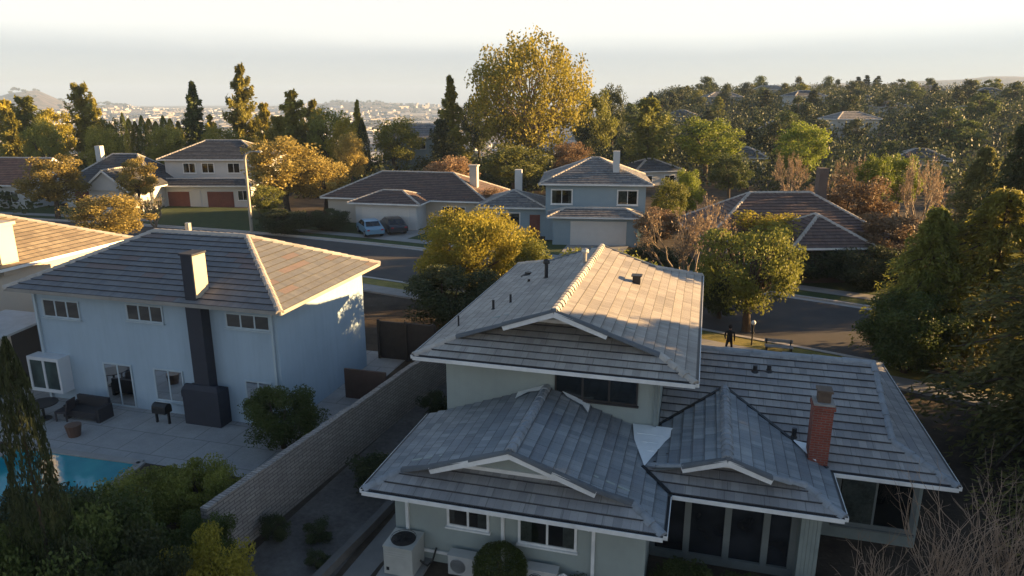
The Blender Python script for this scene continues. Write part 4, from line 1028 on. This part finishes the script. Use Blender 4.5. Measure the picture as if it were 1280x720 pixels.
def proto(key,fn,trunkmat=BARK,leaf='green'):
    V,t,mb=fn; cm_=leafmesh(key+'_crown',V,t,LM[leaf]) if len(V) else None
    me=bpy.data.meshes.new(key+'_trunk'); me.from_pydata(mb.v,[],mb.f); me.materials.append(trunkmat); me.polygons.foreach_set('use_smooth',[True]*len(mb.f)); me.update()
    z=np.array([v[2] for v in mb.v]); Vz=V if len(V) else np.array(mb.v)
    H=float(np.percentile(Vz[:,2],99.7)); R=float(np.percentile(np.hypot(Vz[:,0],Vz[:,1]),98)); PROTO[key]=(cm_,me,H,R)
proto('broadA',broad(1,nl=11000)); proto('broadB',broad(2,nl=11000,R=4.6,nc=45,cr=.3)); proto('broadC',broad(3,nl=9000,R=3.4,nc=50,up=.6))
proto('farA',broad(4,nl=3200,leaf=.5,nc=28,cr=.34,z0=.1)); proto('farB',broad(5,nl=3200,leaf=.5,nc=22,R=3.4,cr=.36,z0=.08)); proto('farC',conifer(6,nl=3000,leaf=.55,levels=16,per=6,R=2.6))
proto('pineA',conifer(11,R=3.0,nl=17000,levels=30,per=7,irr=.75,droop=-.15,power=.85,leaf=.34)); proto('pineB',conifer(12,R=2.6,nl=17000,levels=28,per=7,irr=.6,droop=.0,power=1.0,leaf=.34)); proto('pineC',conifer(13,R=3.3,nl=17000,irr=.8,droop=-.15,power=.55,leaf=.36,levels=24,per=8))
proto('cyp',column(14)); proto('cypfat',column(15,R=2.0,nl=12000))
proto('deodarA',conifer(16,H=12,R=5.2,nl=42000,leaf=.24,levels=34,per=10,droop=.34,power=.75,irr=.35)); proto('deodarB',conifer(17,H=12,R=5.6,nl=42000,leaf=.24,levels=30,per=10,droop=.38,power=.55,irr=.35))
proto('bigtree',broad(21,H=20,R=8.5,nc=300,nl=22000,leaf=.34,z0=.12,up=1.2,limbs=110,tw=.08,cr=.13,flat=1.5),BARKP)
proto('goldtree',broad(22,H=8,R=5,nc=90,nl=34000,leaf=.17,z0=.12,up=.7,limbs=30,cr=.2))
proto('strtree',broad(23,H=7,R=3.6,nc=64,nl=13000,leaf=.16,z0=.16,up=.9,limbs=50,cr=.2),BARK)
proto('dense',broad(24,H=6,R=3,nc=70,nl=26000,leaf=.15,z0=.02,limbs=10,cr=.26))
proto('bareA',bare(31,H=8,R=4,depth=5,n0=4,nl=2600,leaf=.16),BARKP,'pink'); proto('bareB',bare(32,H=7,R=3,depth=4,n0=5,nl=1600,leaf=.18,spread=.35),BARKP,'pink')
proto('hedgeA',broad(41,H=3.2,R=2.2,nc=60,nl=30000,leaf=.10,z0=.0,limbs=26,cr=.24)); proto('hedgeB',broad(42,H=3.2,R=2.2,nc=50,nl=30000,leaf=.10,z0=.0,limbs=26,cr=.27,up=.5))
proto('bushS',broad(43,H=1.2,R=.9,nc=30,nl=7000,leaf=.07,z0=.0,limbs=8,cr=.3)); 
def ball(seed,H=1.45,R=.78,nl=16000,leaf=.05):
    rng=np.random.default_rng(seed); d=unit(rng.normal(size=(nl,3))); rr=rng.uniform(.82,1.02,nl)*(1+.05*np.sin(d[:,0]*7)*np.sin(d[:,1]*6)); P=d*rr[:,None]*np.array([R,R,H/2])+np.array([0,0,H/2])
    V,t=rleaves(P,leaf,rng.uniform(0,1,nl),rng); mb=MB(); mb.tube([(0,0,-.1),(0,0,H*.7)],.06,6); return V,t,mb
proto('ball',ball(44))
def put(key,x,y,h,w,leaf,label,cat='tree',group=None,name='tree',z=None,rz=None,sy=None):
    cm_,tm,H,R=PROTO[key]
    z=tz(x,y) if z is None else z
    t=thing(name,(x,y,z),random.uniform(0,6.28) if rz is None else rz,label,cat,group); sx=w/2/R; t.scale=(sx,(sy or w)/2/R,h/H)
    o=bpy.data.objects.new('trunk',tm); COL.objects.link(o); o.parent=t
    if cm_:
        c_=bpy.data.objects.new('crown' if cat=='tree' else 'foliage',cm_); COL.objects.link(c_); c_.parent=t
        c_.material_slots[0].link='OBJECT'; c_.material_slots[0].material=LM[leaf]
    return t
def at(key,px,ytop,D,wpx,leaf,label,**k):
    """a tree D metres away whose crown reaches picture row ytop and is wpx wide there"""
    r=ray(px,ytop); x,y=r[0]/r[1]*D,D; zt=CAMH+r[2]/r[1]*D; z=tz(x,y); return put(key,x,y,zt-z,wpx*D*1.03/F,leaf,label,z=z,**k)
# skyline, left
SK='trees of the left skyline'
for a in [('pineC',4,126,120,44,'gold','bushy yellow green pine touching the left edge of the skyline'),('pineC',28,122,118,46,'olive','broad olive pine second from the left on the skyline'),
 ('broadC',60,137,112,46,'gold','rounded yellow tree left of the tall knobbly pine'),('pineC',98,106,118,44,'pine','tall knobbly golden pine left of the small house roofs'),('pineA',116,124,122,26,'pine','thin pine against the right side of the knobbly golden pine'),
 ('broadA',136,149,118,26,'olive','small rounded olive tree right of the knobbly pine'),('cyp',152,141,124,16,'green','pointed green cypress left of the cypress hedge'),('pineB',239,103,120,36,'green','dark pointed conifer standing alone left of the tallest pine'),
 ('pineA',262,144,116,26,'gold','low golden pine between the dark conifer and the tallest pine'),('pineA',299,82,122,46,'pine','tallest pine of the left skyline'),('pineC',329,130,118,30,'gold','short golden pine right of the tallest pine'),
 ('pineA',364,114,112,56,'pine','full olive cedar with a pointed top right of the tallest pine'),('broadB',411,136,112,66,'olive','broad rounded green tree right of the full cedar'),('pineB',446,126,114,26,'pine','narrow pointed pine at the right end of the left skyline'),
 ('cyp',452,150,108,24,'dark','dark cypress in front of the narrow pointed pine'),('broadB',436,166,100,40,'amber','low pale amber tree under the narrow pointed pine'),('broadB',492,148,118,66,'olive','low olive tree left of the grey hipped house'),
 ('pineB',562,96,112,44,'pine','pointed olive pine left of the giant pale tree'),('pineC',552,150,104,44,'dark','dark pine below the pointed olive pine'),('broadA',598,121,130,46,'dark','dark round tree behind the left side of the giant pale tree'),
 ('broadA',744,112,125,52,'olive','round olive tree right of the giant pale tree'),('broadA',768,107,140,34,'dark','dark rounded tree where the right slope begins'),('pineC',733,160,105,40,'dark','dark pine under the right side of the giant pale tree')]:
    at(*a,group=SK)
for a in (('pineC',346,146,108,38,'pine','short yellow green pine left of the full cedar'),('pineA',390,126,116,44,'pine','yellow green pine right of the full cedar'),('broadC',428,150,104,40,'gold','low golden tree under the broad rounded tree'),('broadB',50,150,104,50,'olive','low olive tree among the left skyline pines'),('broadA',206,158,108,44,'pine','low yellow green tree under the cypress hedge row'),('broadB',275,158,106,52,'pine','low yellow green tree under the tallest pine'),('pineA',12,140,108,34,'pine','yellow green pine near the left edge'),('broadB',125,158,104,46,'pine','low yellow green tree right of the knobbly golden pine')): at(*a,group=SK)
for i,px in enumerate((160,168,176,185,194,203,212,222)): at('cyp',px,148+4*math.sin(i*2.1),118,21,('gold','pine','olive')[i%3],'narrow pointed cypress in the hedge row left of the dark conifer',group='cypress hedge row on the skyline')
puv_later=[('dense',-4.6,34.2,5.5,7.2,'olive','unseen olive tree added behind the tall roof to block sun')]  # added out of sight to keep sun off the pale blue side wall
at('bigtree',664,44,112,146,'gold','giant pale yellow cottonwood at the centre of the skyline')
# mid distance and street trees
for a in [('broadA',60,196,77,74,'amber','amber tree in front of the charcoal gabled house'),('broadB',131,243,62,92,'amber','golden leafed street tree above the orange roof'),
 ('bareB',189,244,72,36,'dark','small dark tree beside the green lawn'),('broadC',168,198,80,46,'amber','small amber tree at the gable of the pale charcoal roofed house'),('broadA',232,205,92,34,'rust','rust tree by the brick fronted house'),
 ('broadA',352,172,80,96,'amber','tall amber brown tree right of the street lamp'),('broadB',402,196,82,70,'amber','second amber brown tree left of the brown roof'),('broadA',330,232,74,44,'olive','olive tree behind the street lamp pole'),
 ('dense',352,262,68,70,'dark','dark hedge bush along the far pavement behind the blue house'),('dense',412,262,70,54,'dark','dark hedge bush left of the driveway cars'),('broadA',566,196,84,64,'rust','orange rust tree behind the brown roof'),
 ('broadB',606,236,74,60,'rust','low orange tree left of the blue grey house'),('broadA',642,182,96,84,'olive','olive tree behind the blue grey house'),('broadA',716,178,100,50,'rust','rust tree behind the roof of the blue grey house'),
 ('goldtree',588,265,44,146,'gold','round golden topped tree left of the tall roof'),('dense',652,292,48,74,'olive','olive bush right of the golden topped tree'),('dense',566,334,38.5,135,'dark','dark leafy tree between the two houses'),
 ('dense',815,305,49,70,'dark','dark green bush behind the far end of the tall roof'),('bareA',868,254,44,135,'pink','bare brown tree behind the lit roof slope'),('strtree',944,286,38.5,142,'olive','forked olive street tree in front of the road'),
 ('broadA',962,266,52,110,'gold','golden street tree behind the forked olive one'),('broadA',862,212,72,36,'lime','bright lime tree right of the blue grey house'),('broadA',838,225,66,44,'olive','olive tree at the right wall of the blue grey house'),('broadA',822,262,60,60,'rust','low rust bush right of the white garage'),
 ('bareB',812,310,58,40,'pink','small bare bush on the far verge'),
 ('pineC',812,124,115,66,'olive','broad olive pine at the left foot of the right slope'),('broadA',886,148,112,80,'lime','bright yellow green tree above the dark brown roof'),('broadA',1004,154,102,64,'lime','bright yellow green tree right of centre on the slope'),
 ('bareA',992,190,82,46,'pink','bare pinkish tree behind the dark brown roof'),('bareA',1064,194,78,44,'pink','bare pinkish tree left of the lime bushes'),('broadA',1098,194,74,44,'lime','lime bush between two bare pinkish trees'),
 ('broadA',1132,194,76,44,'lime','lime bush nearest the tall bare tree'),('bareA',1160,196,60,74,'pink','tall bare pinkish tree above the right conifers'),('broadA',915,192,90,50,'green','green tree above the left end of the dark brown roof'),
 ('broadA',1075,222,58,90,'rust','dull rust tree in front of the dark brown house'),('bareA',1010,222,62,76,'pink','bare tree in front of the dark brown house'),('dense',1010,300,50,110,'dark','dark hedge in front of the dark brown house'),('dense',1100,310,47,100,'dark','dark hedge at the right end of the far pavement'),
 ('broadA',1118,268,50,90,'rust','bronze tree over the far pavement on the right')]:
    at(*a)
# right side conifers
for a in [('dense',1146,370,32,125,'green','dense dark green tree behind the right wing roof'),('deodarA',1176,262,34.5,130,'olive','sunlit olive conifer behind the dense green tree'),('deodarB',1262,240,33.5,170,'pine','wide sunlit conifer with layered branches at the right'),
 ('deodarA',1235,186,52,90,'deodar','tall dark conifer behind the layered one'),('deodarB',1300,150,44,120,'dark','darkest tall conifer at the right edge')]:
    at(*a)
def puv(key,u,v,h,w,leaf,label,**k):
    x,y=W(u,v); return put(key,x,y,h,w,leaf,label,**k)
puv('deodarB',13.6,28.0,9.6,9.0,'deodar','large drooping conifer overhanging the right wing roof')
puv('deodarA',12.9,22.6,7.2,6.4,'deodar','nearest drooping conifer at the lower right')
puv('deodarB',18.5,26.5,13.5,9.5,'deodar','tall conifer beyond the right edge of the garden')
puv('deodarA',21,20,13,10,'deodar','tall conifer outside the right edge of the photo')
puv('deodarA',16.5,31.5,8.6,7.5,'deodar','mid height conifer between the layered and the overhanging ones')
for a in puv_later: puv(*a)
x_,y_=0,0
at('dense',905,326,41,74,'dark','dark shrub between the bare brown tree and the forked tree')
# near left
at('cypfat',6,424,14.2,84,'dark','tall dark cypress at the left edge',group=None)
puv('cypfat',-15.0,8.9,4.6,2.6,'dark','dark conifer filling the lower left corner')
for u,v,h,w,lf,k,lab in ((-14.2,12.2,3.3,3.4,'green','hedgeA','tall green hedge shrub left of the block wall'),(-15.9,12.0,3.2,3.4,'dark','hedgeB','dark hedge shrub in front of the pool'),(-16.9,12.9,2.0,2.8,'dark','hedgeA','dark hedge shrub right of the cypress'),
    (-12.0,10.6,3.4,3.0,'dark','hedgeB','dark shrub at the bottom edge below the hedge'),(-11.3,12.5,2.5,2.2,'gold','hedgeA','shrub with sunlit yellow leaves at the foot of the block wall'),(-13.9,10.4,3.6,3.4,'green','hedgeB','green shrub at the bottom left'),
    (-15.9,15.4,2.0,2.8,'olive','hedgeA','olive shrub at the near corner of the pool'),(-14.5,16.2,2.0,2.6,'olive','hedgeB','olive shrub at the end of the patio against the wall'),(-12.6,14.0,1.9,1.8,'green','hedgeA','green shrub climbing the near end of the block wall')):
    puv(k,u,v,h,w,lf,lab,cat='shrub',name='shrub')
puv('dense',-14.9,21.3,2.5,3.0,'green','small garden tree at the corner of the pale blue house')
for u,v,h,w,lab in ((-10.2,19.6,1.3,1.9,'large dark bush in the gravel side yard'),(-10.6,16.6,.5,1.1,'low mound bush near the garden kerb'),(-10.0,15.4,.45,.8,'lowest small bush beside the garden kerb'),(-11.9,16.2,.8,1.0,'small bush at the foot of the block wall'),(-10.4,25.5,1.1,1.4,'dark bush at the far end of the side yard'),
    (-2.5,15.7,.6,1.5,'dark low bush right of the condenser with a hose'),(-1.2,15.9,.55,1.4,'dark low bush by the corner of the front wing'),(.1,16.7,.9,1.9,'leafy bush in front of the left porch pane'),(1.6,16.6,.8,1.8,'leafy bush in front of the middle porch pane'),(3.0,16.7,.7,1.6,'leafy bush in front of the right porch pane')):
    puv('bushS',u,v,h,w,'green' if u>-.5 else 'dark',lab,cat='shrub',name='bush')
puv('ball',-4.65,15.75,1.35,1.5,'green','round clipped bush under the front windows',cat='shrub',name='bush')
# bare shrubs at the lower right
TW=surf('bare twig',(.38,.27,.19),.9,.4,6)
def twigs(u,v,n,H,spread,seed,label):
    rng=np.random.default_rng(seed); mb=MB()
    def g(p,d,L,r,k):
        pts=[p]
        for i in range(3):
            d=d+rng.normal(size=3)*.13+np.array([0,0,.05]); d=d/np.linalg.norm(d); pts.append(pts[-1]+d*L/3)
        mb.tube([tuple(a) for a in pts],[r,r*.85,r*.7,r*.5],4,False)
        if k:
            for _ in range(k+1):
                i=rng.integers(1,4); nd=d+rng.normal(size=3)*.42; nd/=np.linalg.norm(nd); g(pts[i],nd,L*rng.uniform(.35,.6),r*.6,k-1)
    for i in range(n):
        an=rng.uniform(0,6.28); s=spread*rng.uniform(.1,1); d=np.array([math.cos(an)*s,math.sin(an)*s,1.]); d/=np.linalg.norm(d)
        g(np.array([rng.normal()*.25,rng.normal()*.25,0.]),d,H*rng.uniform(.6,1),rng.uniform(.008,.016),2)
    x,y=W(u,v); o=mb.build('bare_shrub',TW,None,None,False,(x,y,0)); tag(o,label,'shrub')
twigs(5.0,17.2,34,1.7,.9,51,'low fan of bare twigs under the right window')
twigs(6.6,17.8,34,2.7,.55,52,'tall bare shrub in front of the right wing corner')
twigs(8.3,18.6,34,2.6,.6,53,'bare shrub right of the right wing corner')
twigs(7.3,16.2,34,2.4,.8,54,'bare shrub at the bottom edge on the right')
twigs(9.6,19.4,30,2.6,.6,55,'bare shrub at the right edge under the drooping conifer')
# wooded slope: individual trees plus the undergrowth mass
rng=np.random.default_rng(77)
cnt=0
for D,n,y0 in ((128,9,0),(150,11,0),(178,12,0),(208,13,0),(240,14,0),(275,14,0),(310,16,0)):
    for i in range(n):
        az=7.0+(31.5)*(i+rng.uniform(.1,.9))/n; x=D*math.tan(rad(az)); y=D*rng.uniform(.95,1.05)
        kd=('farA','farB','farC','farA')[rng.integers(0,4)]; lf=('dark','dark','green','olive','dark','green')[rng.integers(0,6)]
        h=rng.uniform(5,8.5)
        nm={'farC':'conifer','farA':'rounded tree','farB':'bushy tree'}[kd]; cl={'dark':'dark green','green':'mid green','olive':'olive'}[lf]
        pos='foot' if D<160 else ('middle' if D<230 else 'crest'); sd='left part' if az<15 else ('centre' if az<24 else 'right part')
        put(kd,x,y,h,h*rng.uniform(.75,1.15),lf,f'{cl} {nm} at the {pos} of the wooded slope, {sd}',group=f'{cl} {nm}s at the {pos} of the wooded slope, {sd}')
for px,yt,w,lf,k,lab in ((1047,99,14,'dark','farA','umbrella shaped tree standing on the crest'),(1073,96,16,'dark','farC','left conifer of the clump on the crest'),(1084,94,16,'dark','farC','middle conifer of the clump on the crest'),(1098,95,18,'dark','farC','right conifer of the clump on the crest'),(1126,99,24,'dark','farB','round tree right of the crest clump'),(886,110,22,'dark','farA','flat topped tree on the left of the crest'),(985,108,20,'dark','farA','small round tree on the crest left of the umbrella shaped tree')):
    at(k,px,yt,322,w,lf,lab)
def wood(name,n,r0,r1,a0,a1,size,mat,hmax,seed):
    rng=np.random.default_rng(seed); nc=n//60
    az=np.radians(rng.uniform(a0,a1,nc)); r=np.sqrt(rng.uniform(r0*r0,r1*r1,nc)); cx=r*np.sin(az); cy=r*np.cos(az); cz=terrain(cx,cy)
    k=rng.integers(0,nc,n); s=rng.uniform(.5,1.3,nc)*hmax
    P=np.stack([cx,cy,cz],1)[k]+unit(rng.normal(size=(n,3)))*(rng.uniform(0,1,(n,1))**.4)*(s[k][:,None]*np.array([.75,.75,.5]))+np.stack([0*s[k],0*s[k],s[k]*.35],1)
    V,t=rleaves(P,size,rng.uniform(0,1,nc)[k]*.6+rng.uniform(0,.4,n),rng); o=bpy.data.objects.new(name,leafmesh(name,V,t,mat)); COL.objects.link(o); return tag(o,kind='stuff')
wood('slope_woodland',170000,104,345,6,38,.6,LM['dark'],5.2,5)
wood('hedge_woodland',26000,98,150,-40,5,.7,LM['dark'],4.0,6)
wood('plain_trees',60000,520,5000,-44,4,7.0,leafmat('distant tree',(.035,.04,.02),(.09,.085,.045),.1,0),10,7)
def city():
    rng=np.random.default_rng(8); m=MB(); N_=5200
    az=np.radians(rng.uniform(-44,16,N_)); r=rng.uniform(420,5200,N_)
    for i in range(N_):
        x,y=r[i]*math.sin(az[i]),r[i]*math.cos(az[i]); z=tz(x,y); big=rng.uniform()<.09
        w,d_,h=(rng.uniform(40,110),rng.uniform(25,60),rng.uniform(6,10)) if big else (rng.uniform(9,24),rng.uniform(9,18),rng.uniform(4,8))
        if z>-30: continue
        if abs(math.degrees(az[i])+8)<9 and r[i]>3800 and rng.uniform()<.05: h=rng.uniform(14,26); w=25
        a=rng.choice([0,.3,1.2]); c,s=math.cos(a),math.sin(a)
        m.m=int(rng.integers(0,3)); cs=[]
        for zz_ in (z-2,z+h):
            for dx,dy in ((-w/2,-d_/2),(w/2,-d_/2),(w/2,d_/2),(-w/2,d_/2)): cs.append((x+dx*c-dy*s,y+dx*s+dy*c,zz_))
        m.hexa(cs)
    o=m.build('distant_city',[surf('city white',(.50,.48,.46),.8,.1,.01),surf('city tan',(.30,.26,.22),.8,.1,.01),surf('city grey',(.22,.21,.21),.8,.1,.01)]); tag(o,kind='stuff')
city()
# ------------------------------------------------------------------ haze
m=MB(); m.box(-9000,9000,-9000,9000,-64,150)
hm=bpy.data.materials.new('haze air'); hm.use_nodes=True; n=hm.node_tree; n.nodes.remove(n.nodes['Principled BSDF'])
pv=n.nodes.new('ShaderNodeVolumePrincipled'); pv.inputs['Color'].default_value=(.37,.52,.80,1); pv.inputs['Density'].default_value=1.9e-4; pv.inputs['Anisotropy'].default_value=0
n.links.new(pv.outputs[0],n.nodes['Material Output'].inputs['Volume'])
o=m.build('haze',hm); tag(o,kind='stuff')
